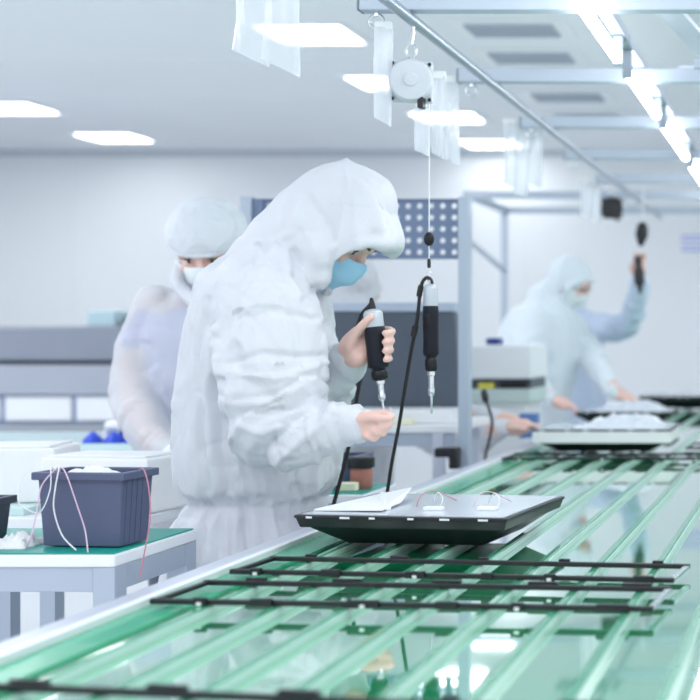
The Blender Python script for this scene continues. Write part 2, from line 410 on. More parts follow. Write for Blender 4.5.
bezel(-.60, 1.412, math.radians(-7.9), .82, .16, 'slim black bezel frame cut off at the bottom edge', 3)
bezel(-.62, 4.52, math.radians(-1), .86, .17, 'black bezel frame under the far white sided tray', 4)
bezel(-.06, 4.95, math.radians(-2), .80, .22, 'black bezel frame at the edge beyond the far tray', 5)

# ------------------------------------------------------------------ panel trays
def quad_loft(bm, base, top, z0, z1, M):
    (w0, d0), (w1, d1) = base, top
    r = lambda w_, d_, z: [M @ Vector((x, y, z)) for x, y in ((-w_ / 2, -d_ / 2), (w_ / 2, -d_ / 2), (w_ / 2, d_ / 2), (-w_ / 2, d_ / 2))]
    rings_skin(bm, [r(w0, d0, z0), r(w1, d1, z1)])
def tray(cx, cy, rot, label, W=.435, D=.36, band=None, z0=.8805, h=.066):
    t = thing('panel_tray', label, 'display panel', (cx, cy, z0))
    M = Matrix.Translation((cx, cy, z0)) @ Matrix.Rotation(rot, 4, 'Z')
    hs = h * (.42 if band else .62)
    bm = B(); quad_loft(bm, (W * .66, D * .6), (W * .93, D * .92), 0, hs, M); obj('back_shell', bm, BLACKS, t, bevel=.006)
    bm = B(); quad_loft(bm, (W * (1.0 if band else .97), D * (1.0 if band else .97)), (W, D), hs, h - .006, M); obj('side_band', bm, band or BLACKP, t, bevel=.002)
    bm = B(); quad_loft(bm, (W * 1.01, D * 1.01), (W * 1.01, D * 1.01), h - .006, h, M); obj('rim', bm, BLACKP, t, bevel=.0015)
    bm = B(); quad_loft(bm, (W * .965, D * .955), (W * .965, D * .955), h - .001, h + .0012, M); p = obj('back_sheet', bm, LCDTOP, t)
    rnd = random.Random(int(cy * 100))
    for k in range(6):                                           # foil tabs along the front rim
        x = -W * .46 + W * .92 * (k + rnd.random() * .5) / 6
        bm = B(); box(bm, x, x + rnd.choice((.012, .02)), -D * .505 - .0012, -D * .505 + .001, h - .006, h - .002, M); obj('foil_tab', bm, PAPER, t)
    for k in range(3):                                           # connector bars
        x = -W * .18 + k * W * .25
        bm = B(); box(bm, x - .02, x + .02, -D * .30 + k * .012, -D * .30 + .018 + k * .012, h + .001, h + .009, M); obj('connector', bm, WHITEP, t, bevel=.002)
    for k in range(5):                                           # thin lead wires standing off the sheet
        x = -W * .2 + k * W * .14; y = -D * .2 + .03 * (k % 2)
        P = [M @ Vector(q) for q in ((x, y, h), (x + .004, y + .01, h + .022), (x + .02 * (1 if k % 2 else -1), y + .04, h + .03), (x + .05 * (1 if k % 2 else -1), y + .09, h + .004))]
        bm = B(); tube(bm, P, .0011, 6, 6); obj('lead_wire', bm, (WIREW, WIRER, WIREW, WIREP, WIREW)[k], t, True)
    return t, M, h
t, M, h = tray(-.785, 2.735, math.radians(-7), 'black framed display panel with grey back sheet lying on the conveyor before the main worker')
bm = B(); vs = [bm.verts.new(M @ Vector(q)) for q in ((-.205, -.13, h + .002), (-.06, -.13, h + .004), (-.07, -.02, h + .006), (-.10, .10, h + .022), (-.185, .10, h + .004))]
bm.faces.new(vs); r_ = bmesh.ops.extrude_face_region(bm, geom=bm.faces[:])
for v in [x for x in r_['geom'] if isinstance(x, bmesh.types.BMVert)]: v.co.z += .003
obj('film_flap', bm, PAPER, t)
t, M, h = tray(-.755, 4.88, math.radians(0), 'white sided display panel on the conveyor, with crumpled film on top', W=.50, D=.36, band=FOAM, h=.084)
def crumple(name, c, rx, ry, hh, m, parent, seed, n=14):
    bm = B(); g_ = []
    for i in range(n + 1):
        row = []
        for j in range(n + 1):
            u, v = i / n * 2 - 1, j / n * 2 - 1
            q = Vector((u * 2.1 + seed, v * 2.1, seed * .7)); e = max(0, 1 - max(abs(u), abs(v)) ** 3)
            row.append(bm.verts.new((c[0] + u * rx * (1 + .15 * noise.noise(q)), c[1] + v * ry, c[2] + hh * e * (.35 + .65 * abs(ridge(q * 1.3))))))
        g_.append(row)
    for i in range(n):
        for j in range(n): bm.faces.new((g_[i][j], g_[i + 1][j], g_[i + 1][j + 1], g_[i][j + 1]))
    r_ = bmesh.ops.extrude_face_region(bm, geom=bm.faces[:])
    for v in [x for x in r_['geom'] if isinstance(x, bmesh.types.BMVert)]: v.co.z -= .002
    return obj(name, bm, m, parent)
crumple('film_sheet', (-.70, 4.90, .966), .15, .13, .05, FILM, t, 3)
t3, M, h = tray(-.88, 6.30, 0, 'display panel under the hands of the stooping worker in the cyan coat', W=.45, D=.36, z0=.8805)
crumple('film_sheet', (-.86, 6.30, .948), .16, .13, .05, FILM, t3, 8)
tray(-.72, 7.75, 0, 'dark display panel furthest along the conveyor', W=.55, D=.40, h=.075)

# ------------------------------------------------------------------ near side table with bins
def side_table(x1, y0, y1, x0, label, z=.895):
    t = thing('side_table', label, 'table', ((x0 + x1) / 2, (y0 + y1) / 2, 0))
    bm = B(); box(bm, x0, x1, y0, y1, z - .026, z - .003); obj('tabletop', bm, WHITEL, t, bevel=.003)
    bm = B(); box(bm, x0 + .01, x1 - .006, y0 + .008, y1 - .006, z - .0035, z); obj('green_mat', bm, TEALMAT, t, bevel=.001)
    for (a, b, c, d) in ((x0 + .02, x1 - .043, y0 + .005, y0 + .045), (x0 + .02, x1 - .043, y1 - .045, y1 - .005), (x1 - .042, x1 - .002, y0 + .048, y1 - .048), (x0, x0 + .04, y0 + .048, y1 - .048)):
        bm = B(); box(bm, a, b, c, d, z - .073, z - .026); obj('apron_rail', bm, ALU, t, bevel=.002)
    for x in (x0 + .0, x1 - .043):
        for y in (y0 + .003, y1 - .047):
            bm = B(); box(bm, x, x + .042, y, y + .044, 0, z - .026); obj('leg', bm, ALU, t, bevel=.002)
    return t
side_table(-1.30, 2.43, 2.76, -2.25, 'metal framed side table with green mat under the large blue grey parts bin')
def bin_(cx, cy, z, W, D, H, rot, label, m, group=None):
    t = thing('parts_bin', label, 'bin', (cx, cy, z), group)
    M = Matrix.Translation((cx, cy, z)) @ Matrix.Rotation(rot, 4, 'Z')
    bm = B()
    def R(w_, d_, z_): return [M @ Vector((x, y, z_)) for x, y in ((-w_ / 2, -d_ / 2), (w_ / 2, -d_ / 2), (w_ / 2, d_ / 2), (-w_ / 2, d_ / 2))]
    k = .90
    rings_skin(bm, [R(W * k, D * k, .002), R(W, D, H), R(W - .008, D - .008, H), R(W * k - .008, D * k - .008, .008)])
    obj('body', bm, m, t, bevel=.002)
    bm = B(); q = .008
    rings_skin(bm, [R(W + 2 * q, D + 2 * q, H - .013), R(W + 2 * q, D + 2 * q, H + .002), R(W - .009, D - .009, H + .002), R(W - .009, D - .009, H - .013), ], close=False)
    bmv = bm.verts[:]
    for i in range(4): bm.faces.new((bmv[i], bmv[(i + 1) % 4], bmv[12 + (i + 1) % 4], bmv[12 + i]))
    obj('rim', bm, m, t, bevel=.002)
    for j in range(4):                                            # ribs on the right side wall
        y = -D * .30 + j * D * .17
        bm = B(); box(bm, W * .462, W * .50, y - .004, y + .004, .004, H - .014, M)
        for v in bm.verts:
            if (M.inverted() @ v.co).z < .01: v.co -= M.to_3x3() @ Vector((W * .045, 0, 0))
        obj('rib', bm, m, t)
    return t
bin_(-1.397, 2.545, .8952, .172, .10, .143, math.radians(-5), 'large blue grey parts bin with pink wires hanging over its rim', BIN)
bin_(-1.665, 2.53, .8952, .15, .12, .088, 0, 'small dark blue bin cut off by the photo edge', BIND)
# lead bundles draped over the big bin
def strand(pts, r, m, name, label, cat, group):
    bm = B(); tube(bm, pts, r, 6, 8); o = obj(name, bm, m, None, True); return tag(o, label, cat, group)
G_ = 'lead wires on the parts bin'
f = lambda x, y, d=2.47: tuple(at(x, y, d))
strand([f(58, 470, 2.52), f(62, 468, 2.48), f(67, 476), f(77, 505), f(85, 530), f(88, 553, 2.445)], .0013, WIREP, 'lead_wire', 'pink lead wire hanging straight down the bin front with long tail', 'wire', G_)
strand([f(56, 471, 2.52), f(59, 467, 2.48), f(55, 490), f(54, 510), f(62, 535), f(76, 550, 2.445)], .0013, WIREW, 'lead_wire', 'white lead wire bowing down the bin front beside the pink tail', 'wire', G_)
strand([f(60, 471, 2.52), f(57, 468, 2.48), f(42, 485), f(38, 505, 2.46), f(34, 525, 2.45), f(30, 540, 2.45), f(26, 547, 2.47)], .0013, WIREP, 'lead_wire', 'pink lead wire falling over the front corner of the bin to the mat', 'wire', G_)
strand([f(54, 471, 2.52), f(51, 468, 2.48), f(50, 490), f(40, 512, 2.46), f(25, 508, 2.46), f(18, 500, 2.46), f(21, 480, 2.5), f(34, 466, 2.53)], .0010, WIREW, 'lead_wire', 'white lead wire looping out to the small bin', 'wire', G_)
strand([f(139, 470, 2.58), f(144, 470, 2.53), f(149, 490, 2.50), f(150, 520, 2.49), f(143, 560, 2.48), f(140, 578, 2.47)], .0013, WIRER, 'lead_wire', 'reddish lead wire hanging off the table beside the bin ribs', 'wire', G_)
crumple('wire_bundle', (-1.535, 2.52, .897), .035, .04, .028, WIREW, None, 5)
tag(COL.objects[-1], 'small white bundle of coiled leads on the mat between the two bins', 'wire bundle')
crumple('lead_pile', (-1.41, 2.545, 1.026), .055, .03, .022, PAPER, None, 6)
tag(COL.objects[-1], 'white pile of lead ends filling the top of the large bin', 'wire bundle')

# second side table behind the main worker's hands
side_table(-1.165, 3.40, 3.66, -1.47, 'small side table with green mat seen between worker and hanging cable', z=.89)
bin_(-1.285, 3.58, .8902, .10, .13, .085, 0, 'narrow blue parts bin on the small side table behind the worker', BIN)
t = thing('jar', 'reddish brown jar with black lid on the small side table', 'jar', at(358, 488, 3.50) * 1.0)
c = Vector((-1.215, 3.52, .8905)); t.location = c; LOC[t] = c
bm = B(); lathe(bm, [(0, .026), (.004, .029), (.05, .029), (.058, .026)], c, (0, 0, 1)); obj('body', bm, RUST, t, True)
bm = B(); lathe(bm, [(.056, .033), (.060, .035), (.082, .035), (.086, .031)], c, (0, 0, 1)); obj('lid', bm, BLACKP, t, True)
bm = B(); box(bm, -1.255, -1.205, 3.445, 3.475, .8905, .913); tag(obj('note_block', bm, CREAM, None, bevel=.003), 'pale yellow note block at the front of the small side table', 'note block')

# ------------------------------------------------------------------ perforated panel station
t = thing('tool_board_station', 'blue grey perforated tool board on two posts behind the main worker', 'tool board', (-1.52, 4.33, 0))
yB = 4.33; s_ = FPX / yB
for px in (248, 465):
    x = (px - 810) / s_
    bm = B(); box(bm, x - .0185, x + .0185, yB - .02, yB + .02, 0, 1.3 + 140 / s_); obj('post', bm, ALU, t, bevel=.003)
xa, xb = (254 - 810) / s_, (460 - 810) / s_; za, zb = 1.3 + 78 / s_, 1.3 + 138 / s_
bm = B(); pitch = .0385; cols = int((xb - xa) / pitch); rows = 5; ox = xb - cols * pitch; oz = za + (zb - za - rows * pitch) / 2
hr = .0098
for i in range(cols):
    for j in range(rows):
        cx, cz = ox + (i + .5) * pitch, oz + (j + .5) * pitch
        sq_ = [(cx + pitch / 2 * a, cz + pitch / 2 * b) for a, b in ((1, 0), (1, 1), (0, 1), (-1, 1), (-1, 0), (-1, -1), (0, -1), (1, -1))]
        ho = [(cx + hr * math.cos(k * math.pi / 4), cz + hr * math.sin(k * math.pi / 4)) for k in range(8)]
        V1 = [bm.verts.new((x, yB, z)) for x, z in sq_]; V2 = [bm.verts.new((x, yB, z)) for x, z in ho]
        for k in range(8): bm.faces.new((V1[k], V1[(k + 1) % 8], V2[(k + 1) % 8], V2[k]))
bmesh.ops.remove_doubles(bm, verts=bm.verts, dist=1e-5)
r_ = bmesh.ops.extrude_face_region(bm, geom=bm.faces[:])
for v in [x for x in r_['geom'] if isinstance(x, bmesh.types.BMVert)]: v.co.y += .004
obj('perforated_sheet', bm, PEG, t)
bm = B(); box(bm, xa - .002, ox, yB - .008, yB + .012, za, zb); obj('edge_rail', bm, PEG, t, bevel=.002)
for (z0, z1) in ((oz + rows * pitch, zb), (za, oz)):
    bm = B(); box(bm, xa, xb, yB - .008, yB + .012, z0, z1); obj('edge_rail', bm, PEG, t, bevel=.002)
t = thing('work_bench', 'white work bench carrying the dark slate panel behind the worker', 'bench', (-1.65, 4.7, 0))
bm = B(); box(bm, -2.2, -1.20, 4.40, 4.92, .975, 1.0); obj('tabletop', bm, WHITEL, t, bevel=.003)
bm = B(); box(bm, -2.18, -1.205, 4.405, 4.43, .93, .972); obj('apron_rail', bm, ALU, t)
for x in (-2.15, -1.26):
    for y in (4.42, 4.89):
        bm = B(); box(bm, x - .018, x + .018, y - .018, y + .018, 0, .975); obj('leg', bm, ALUL, t)
t = thing('slate_panel', 'dark slate display back with pale top edge standing on the white bench', 'display panel', (-1.6, 4.86, 1.0))
M = Matrix.Identity(4)
bm = B(); rings_skin(bm, [[Vector(q) for q in ((-1.95, 4.80, 1.0), (-1.285, 4.80, 1.0), (-1.285, 4.90, 1.0), (-1.95, 4.90, 1.0))], [Vector(q) for q in ((-1.95, 4.80, 1.395), (-1.315, 4.80, 1.395), (-1.315, 4.86, 1.395), (-1.95, 4.86, 1.395))]]); obj('shell', bm, PANELD, t, bevel=.006)
bm = B(); box(bm, -1.952, -1.312, 4.795, 4.865, 1.394, 1.428); obj('top_edge', bm, PANELE, t, bevel=.004)
bm = B(); box(bm, -1.66, -1.24, 4.50, 4.72, 1.001, 1.045); tag(obj('white_box', bm, WHITEP, None, bevel=.004), 'flat white box lying on the bench in front of the slate panel', 'box')
bm = B(); box(bm, -1.42, -1.36, 4.44, 4.48, 1.001, 1.02); tag(obj('yellow_tape', bm, CREAM, None, bevel=.003), 'small pale yellow block at the front of the white bench', 'block')
t = thing('tool_holster', 'black holster bracket fixed low on the tool board post', 'holster', at(450, 458, 4.28))
bm = B(); x0 = at(438, 447, 4.3); x1 = at(461, 456, 4.3); box(bm, x0.x, x1.x, 4.25, 4.305, x1.z, x0.z); obj('arm', bm, BLACKP, t, bevel=.006)
bm = B(); x2 = at(452, 468, 4.3); box(bm, x2.x, x1.x, 4.255, 4.30, x2.z, x1.z + .004); obj('cup', bm, BLACKP, t, bevel=.006)

# white machine behind the post
t = thing('white_machine', 'white benchtop machine with a dark slot on a white pedestal behind the post', 'machine', (-1.33, 5.8, 0))
s2 = FPX / 5.65
X = lambda px: (px - 810) / s2
Z = lambda py: 1.3 - (py - 337) / s2
bm = B(); box(bm, X(462), X(531), 5.65, 6.0, Z(379), Z(345)); obj('hood', bm, WHITEP, t, bevel=.008)
bm = B(); box(bm, X(462), X(529), 5.68, 6.0, Z(389), Z(379)); obj('slot', bm, PANELD, t)
bm = B(); box(bm, X(462), X(530), 5.65, 6.0, Z(403), Z(389)); obj('lower_panel', bm, MINT, t, bevel=.004)
bm = B(); box(bm, X(478), X(493), 5.655, 5.70, Z(388.6), Z(383)); obj('yellow_insert', bm, YELLOW, t)
bm = B(); box(bm, X(500), X(526), 5.655, 5.70, Z(388.6), Z(382)); obj('black_insert', bm, BLACKP, t)
bm = B(); box(bm, X(470), X(525), 5.67, 5.98, 0, Z(403)); obj('pedestal', bm, WHITEL, t)
bm = B(); box(bm, X(482), X(495), 5.72, 5.80, Z(345), Z(338)); tag(obj('navy_block', bm, NAVY, None, bevel=.004), 'small navy blue block on top of the white machine', 'block')
bm = B(); box(bm, X(520), X(537), 5.25, 5.31, .90, 1.0); tag(obj('blue_carton', bm, NAVY if 0 else mat('mid_blue_carton', (.12, .25, .55), .5), None, bevel=.004), 'small blue carton behind the bare hands below the white machine', 'carton')
COL.objects[-1].location = (-1.155, 5.35, .886)
t = thing('hanging_plug', 'thin black cable with a plug standing before the white machine', 'cable', at(487, 470, 4.6))
bm = B(); tube(bm, [at(485, 398, 4.6), at(490, 412, 4.6), at(492, 425, 4.6), at(488, 445, 4.6), at(485, 460, 4.6), at(484, 490, 4.6)], .005, 8, 6); obj('cord', bm, RUBBER, t, True)
bm = B(); lathe(bm, [(0, .009), (.01, .012), (.03, .012), (.045, .007)], at(486, 402, 4.6), (-.2, 0, 1)); obj('plug', bm, BLACKP, t, True)

# ------------------------------------------------------------------ left background
t = thing('long_machine', 'long grey machine housing running along the far left wall', 'machine', (-5.5, 8.4, 0))
yM = 8.0; sM = FPX / yM
zz = lambda py: 1.3 - (py - 337) / sM
xl, xr = -7.4, -3.55
bm = B(); box(bm, xl, xr, yM, yM + .8, zz(361), zz(326)); obj('upper_hood', bm, MACH, t, bevel=.02)
bm = B(); box(bm, xl, xr, yM + .06, yM + .8, zz(365), zz(361)); obj('shadow_gap', bm, PANELD, t)
bm = B(); box(bm, xl, xr, yM - .02, yM + .8, zz(395), zz(365)); obj('middle_housing', bm, MACHL, t, bevel=.01)
bm = B(); box(bm, xl, xr, yM + .03, yM + .8, zz(424), zz(395)); obj('recess', bm, BLUEP, t)
for k in range(9):
    x = -7.3 + k * .455
    x0_ = (3 - 810) / sM + (k - 3) * .44
    bm = B(); box(bm, x0_ + .012, x0_ + .42, yM - .005, yM + .03, zz(421), zz(397)); obj('access_panel', bm, WHITEP, t, bevel=.008)
bm = B(); box(bm, xl, xr, yM - .03, yM + .8, zz(447), zz(424)); obj('base_housing', bm, MACHB, t)
bm = B(); box(bm, xl, xr, yM + .04, yM + .8, 0, zz(447)); obj('plinth', bm, MACHL, t)
bm = B(); box(bm, (68 - 810) / sM, (97 - 810) / sM, 8.2, 8.45, zz(326), zz(310)); tag(obj('teal_box', bm, mat('pale_teal_box', (.55, .74, .80), .5), None, bevel=.01), 'pale teal box on top of the long grey machine', 'box')
bm = B(); box(bm, (106 - 810) / sM, (122 - 810) / sM, 8.2, 8.4, zz(326), zz(316)); tag(obj('dark_tape_roll', bm, PANELD, None, bevel=.01), 'small dark block on top of the long grey machine', 'block')
# mid bench with blue clips
t = thing('teal_bench', 'pale teal topped bench far behind the worker in the hair cap', 'bench', (-3.0, 5.0, 0))
bm = B(); box(bm, -4.2, -2.30, 4.75, 5.35, .885, .91); obj('tabletop', bm, TEALG, t)
bm = B(); box(bm, -4.2, -2.30, 4.76, 4.79, .82, .885); obj('apron_rail', bm, ALUL, t)
for x in (-4.15, -2.36):
    bm = B(); box(bm, x - .025, x + .025, 4.78, 4.83, 0, .885); obj('leg', bm, ALU, t)
    bm = B(); box(bm, x - .025, x + .025, 5.28, 5.33, 0, .885); obj('leg', bm, ALU, t)
t = thing('clip_dispenser', 'white dispenser over bright blue cones on the teal bench', 'dispenser', (-2.66, 4.85, .91))
bm = B(); box(bm, -2.64, -2.52, 4.85, 4.93, .950, .985); obj('cover', bm, WHITEP, t, bevel=.015)
for x in (-2.638, -2.536):
    bm = B(); box(bm, x, x + .014, 4.85, 4.92, .91, .95); obj('leg', bm, WHITEP, t)
for i, (x, y) in enumerate(((-2.645, 4.795), (-2.580, 4.885), (-2.570, 4.80), (-2.495, 4.80), (-2.478, 4.875))):
    bm = B(); lathe(bm, [(0, .035), (.012, .033), (.03, .016), (.04, .006)], (x, y, .9105), (0, 0, 1), 14)
    tag(obj('blue_cone', bm, BLUE, None, True), 'bright blue cone in the small heap by the white dispenser', 'cone', 'bright blue cones on the teal bench')
# near white bench and white sheets
t = thing('white_bench', 'white topped bench in front of the worker in the hair cap', 'bench', (-2.3, 3.3, 0))
bm = B(); box(bm, -3.3, -1.60, 3.10, 3.48, .842, .868); obj('tabletop', bm, WHITEL, t, bevel=.003)
bm = B(); box(bm, -3.28, -1.61, 3.108, 3.14, .78, .842); obj('apron_rail', bm, ALU, t)
for px in (13, 57):
    x = (px - 810) * 3.15 / FPX
    bm = B(); box(bm, x - .018, x + .018, 3.11, 3.15, 0, .79); obj('leg', bm, ALU, t)
for x in (-3.2, -1.63):
    bm = B(); box(bm, x - .018, x + .018, 3.43, 3.47, 0, .842); obj('leg', bm, ALU, t)
bm = B(); box(bm, -2.4, -1.90, 3.14, 3.44, .8685, .8855); tag(obj('glass_sheet', bm, TEALG, None), 'pale teal sheet on the white bench behind the small bin', 'sheet')
def slab(cx, cy, z, W, D, H, rz, tilt, label, name='foam_tray'):
    t = thing(name, label, 'tray', (cx, cy, z))
    M = Matrix.Translation((cx, cy, z)) @ Matrix.Rotation(math.radians(rz), 4, 'Z') @ Matrix.Rotation(math.radians(tilt), 4, 'Y')
    bm = B(); box(bm, -W / 2, W / 2, -D / 2, D / 2, 0, H, M); obj('body', bm, FOAM, t, bevel=.006)
    bm = B(); box(bm, -W / 2 + .015, W / 2 - .015, -D / 2 + .015, D / 2 - .015, H, H + .006, M); obj('inner_sheet', bm, WHITEL, t, bevel=.002)
    return t
slab(-2.13, 3.31, .886, .44, .20, .135, 12, 0, 'white foam tray on the teal sheet at the photo edge')
slab(-1.735, 3.25, .869, .28, .17, .135, -6, 0, 'white foam tray on the bench under the gloved hand of the capped worker')

# right wall notice
t = thing('wall_notice', 'white notice with blue printed lines on the back wall', 'notice', at(705, 258, YB - .01))
a_, b_ = at(678, 258, YB - .012), at(735, 232, YB - .012)
bm = B(); box(bm, a_.x, b_.x, YB - .008, YB - .0005, a_.z, b_.z); obj('sheet', bm, PAPER, t)
for k, py in enumerate((236, 240.5, 246, 250.5)):
    p, q = at(681, py + 1.2, YB - .01), at(725 - 6 * (k % 2), py - 1.2, YB - .01)
    bm = B(); box(bm, p.x, q.x, YB - .010, YB - .0079, p.z, q.z); obj('printed_line', bm, mat('print_blue', (.45, .5, .85), .6), t)

# ------------------------------------------------------------------ hanging bags
def bag(x0, x1, z1, z0, y, label, group, seed, skew=0.0, tape=True):
    n, mm = 8, 22
    bm = B(); G0 = []; G1 = []
    for j in range(mm + 1):
        v = j / mm; r0, r1 = [], []
        for i in range(n + 1):
            u = i / n
            zb = z0 - skew * u
            z = z1 + (zb - z1) * v
            x = x0 + (x1 - x0) * (u * (1 - .06 * math.sin(v * 3.1)) + .03 * math.sin(v * 3.1))
            fold = .010 * noise.noise(Vector((u * 3 + seed, v * 2.2, seed))) + .012 * math.sin(u * 5 + v * 2 + seed) * (.4 + v)
            pil = .010 * math.sin(math.pi * u) * (math.sin(math.pi * min(1, v * 1.02))) + .001
            r0.append(bm.verts.new((x, y + fold - pil, z))); r1.append(bm.verts.new((x, y + fold + pil, z)))
        G0.append(r0); G1.append(r1)
    for j in range(mm):
        for i in range(n):
            bm.faces.new((G0[j][i], G0[j][i + 1], G0[j + 1][i + 1], G0[j + 1][i]))
            bm.faces.new((G1[j][i], G1[j + 1][i], G1[j + 1][i + 1], G1[j][i + 1]))
        bm.faces.new((G0[j][0], G0[j + 1][0], G1[j + 1][0], G1[j][0])); bm.faces.new((G0[j][n], G1[j][n], G1[j + 1][n], G0[j + 1][n]))
    for i in range(n):
        bm.faces.new((G0[0][i], G1[0][i], G1[0][i + 1], G0[0][i + 1])); bm.faces.new((G0[mm][i], G0[mm][i + 1], G1[mm][i + 1], G1[mm][i]))
    t = thing('plastic_bag', label, 'bag', ((x0 + x1) / 2, y, z1), group)
    obj('film', bm, BAG, t, True)
    bm = B(); box(bm, x0, x1, y - .004, y + .004, z1 - .006, z1 + .012); obj('hanging_strip', bm, PAPER, t)
    return t
def bagp(px0, px1, py1, py0, d, label, group, seed, skew=0):
    a, b = at(px0, py1, d), at(px1, py0, d)
    return bag(a.x, b.x, a.z, b.z, d, label, group, seed, skew * d / FPX)
GB = 'clear plastic bags over the line'
bagp(232, 266, -60, 50, 2.55, 'clear plastic bag hanging at the top edge, the shorter of the two large ones', GB, 1, 16)
bagp(264, 299, -60, 60, 2.53, 'clear plastic bag hanging at the top edge, the longer of the two large ones', GB, 2.2, 17)
t = thing('bag_hanger', 'white hanger rod above the two large clear bags at the top edge', 'hanger', at(266, -62, 2.54))
p = at(225, -58, 2.54); q = at(305, -58, 2.54)
bm = B(); tube(bm, [p, q], .006, 10); obj('rod', bm, STEEL, t, True)
for pp in (p, q):
    bm = B(); tube(bm, [pp, (pp.x, pp.y, ZC)], .003, 8); obj('suspension_wire', bm, STEEL, t, True)
bagp(375, 393, 27, 118, 3.0, 'narrow clear bag on the near beam ring, left of the balancer', GB, 3.7, 10)
for (a, b, c_, d_, dd, lab, sd) in ((415, 432, 92, 150, 3.10, 'short clear bag just under the round balancer', 4.1), (430, 446, 76, 152, 3.42, 'long clear bag behind the balancer line', 5.3),
                                 (444, 459, 80, 158, 3.84, 'clear bag on the second beam ring with the lowest hem', 6.6)):
    bagp(a, b, c_, d_, dd, lab, GB, sd, 8)
for (a, b, c_, d_, dd, lab, sd) in ((503, 516, 122, 184, 4.67, 'blurred clear bag outermost on the third beam', 7.2), (514, 528, 124, 194, 4.70, 'blurred clear bag in the middle of the third beam bunch', 8.8),
                                 (528, 543, 128, 184, 4.74, 'blurred clear bag on the inner side of the third beam bunch', 9.4), (580, 591, 180, 216, 6.33, 'faint far clear bag beside the dark balancer', 1.9),
                                 (590, 600, 186, 220, 6.36, 'faint far clear bag closest to the dark balancer', 2.5)):
    bagp(a, b, c_, d_, dd, lab, GB, sd, 4)
# short cords that carry the bags from beams and rail
def bag_cord(px, py0, d, x, z1, label):
    a = at(px, py0, d)
    bm = B(); tube(bm, [a, (x, d, z1)], .0012, 6); tag(obj('hanging_cord', bm, WIREW, None, True), label, 'cord', 'thin white cords carrying the bags')

# ------------------------------------------------------------------ balancers and tools
def balancer(c, r, label, m, yrot=0):
    c = Vector(c)
    t = thing('tool_balancer', label, 'tool balancer', c)
    ax = Vector((-.25, 1, 0)).normalized()
    bm = B(); lathe(bm, [(-.020, r * .75), (-.019, r * .90), (-.012, r), (.012, r), (.016, r * .92)], c, ax, 40); obj('drum', bm, m, t, True)
    bm = B(); lathe(bm, [(-.0245, r * .2), (-.024, r * .3), (-.019, r * .34)], c, ax, 24); obj('hub', bm, m, t, True)
    u = Vector((1, .25, 0)).normalized()
    bm = B()
    M = Matrix((( u.x, ax.x, 0, c.x), (u.y, ax.y, 0, c.y), (0, 0, 1, c.z), (0, 0, 0, 1)))
    q = r * .98
    box(bm, -q, q, .008, .018, -q, q, M); o = obj('back_plate', bm, m, t, bevel=.006)
    for sx in (-1, 1):
        for sz in (-1, 1):
            bm = B(); lathe(bm, [(-.0, .004), (.008, .004)], M @ Vector((sx * q * .84, .001, sz * q * .84)), ax, 10); obj('screw', bm, BLACKS if m != BLACKP else STEEL, o, True)
    bm = B(); cc = c + Vector((0, 0, r + .018))
    tube(bm, [cc + Vector((.012 * math.cos(a), 0, .018 * math.sin(a))) for a in [2 * math.pi * k / 16 for k in range(17)]], .003, 8); obj('hook_ring', bm, STEEL, t, True)
    bm = B(); tube(bm, [cc + Vector((0, 0, .016)), (cc.x * .3 + -.922 * .7, c.y, 2.00), (-.922, c.y, 2.022)], .0045, 8); obj('hook', bm, STEEL, t, True)
    bm = B(); box(bm, c.x + r * .35, c.x + r * .62, c.y - .012, c.y + .012, c.z - r - .014, c.z - r + .012); obj('cable_guide', bm, BLACKP, t, bevel=.002)
    return t
DT = 3.02
bc = at(411, 81, DT); balancer(bc, .050, 'round white tool balancer hanging from the rail', mat('balancer_plastic', (.62, .66, .71), .4))
def screwdriver(name, top, tip, label, hang=None):
    """electric driver: grey upper body, black grip, collar, chuck, bit along top->tip"""
    top, tip = Vector(top), Vector(tip); ax = (tip - top); L_ = ax.length; ax.normalize()
    t = thing(name, label, 'screwdriver', top)
    k = L_ / .30
    bm = B(); lathe(bm, [(0, .006), (.004, .013), (.012, .0165), (.075, .0165), (.08, .014)], top, ax, 28); obj('motor_housing', bm, TOOLG, t, True)
    bm = B(); lathe(bm, [(.045, .012), (.052, .0172), (.07, .0182), (.10, .0178), (.14, .0178), (.160, .0185), (.166, .0165)], top, ax, 28); g_ = obj('grip', bm, GRIPB, t, True)
    side = Vector((0, -1, 0))
    bm = B(); ellipsoid(bm, top + ax * .085 + side * .017, .004, .004, .018); obj('switch_lever', bm, BLACKS, g_, True)
    bm = B(); lathe(bm, [(.164, .011), (.167, .014), (.172, .012), (.178, .015), (.198, .0145), (.203, .011)], top, ax, 24); obj('collar', bm, BLACKS, t, True)
    bm = B(); lathe(bm, [(.20, .008), (.212, .0085), (.214, .006), (.240, .006), (.243, .0075), (.256, .007), (.262, .004)], top, ax, 20); obj('chuck', bm, STEEL, t, True)
    bm = B(); lathe(bm, [(.258, .003), (L_ - .004, .0026), (L_, .001)], top, ax, 10); obj('bit', bm, STEEL, t, True)
    return t
top = at(430.5, 284, DT); tip = at(431.5, 414, DT)
t = screwdriver('electric_screwdriver', top, tip, 'electric screwdriver hanging upright on a cord from the white balancer')
bm = B(); tube(bm, [top + Vector((0, 0, -.006)), top + Vector((0, 0, .012))], .004, 8); obj('hang_eye', bm, STEEL, t, True)
t = thing('suspension_line', 'thin balancer cord with a black stop ball holding the hanging screwdriver', 'cord', at(429, 240, DT))
pb = at(429, 239, DT)
bm = B(); tube(bm, [at(429.5, 103, DT), at(429, 284, DT)], .0014, 6); obj('cord', bm, WIREW, t, True)
bm = B(); ellipsoid(bm, pb, .0125, .0125, .0165); obj('stop_ball', bm, BLACKS, t, True)
bm = B(); lathe(bm, [(0, .003), (.004, .0042), (.018, .0042), (.022, .002)], at(429, 268, DT), (0, 0, 1), 12); obj('clip', bm, BLACKP, t, True)
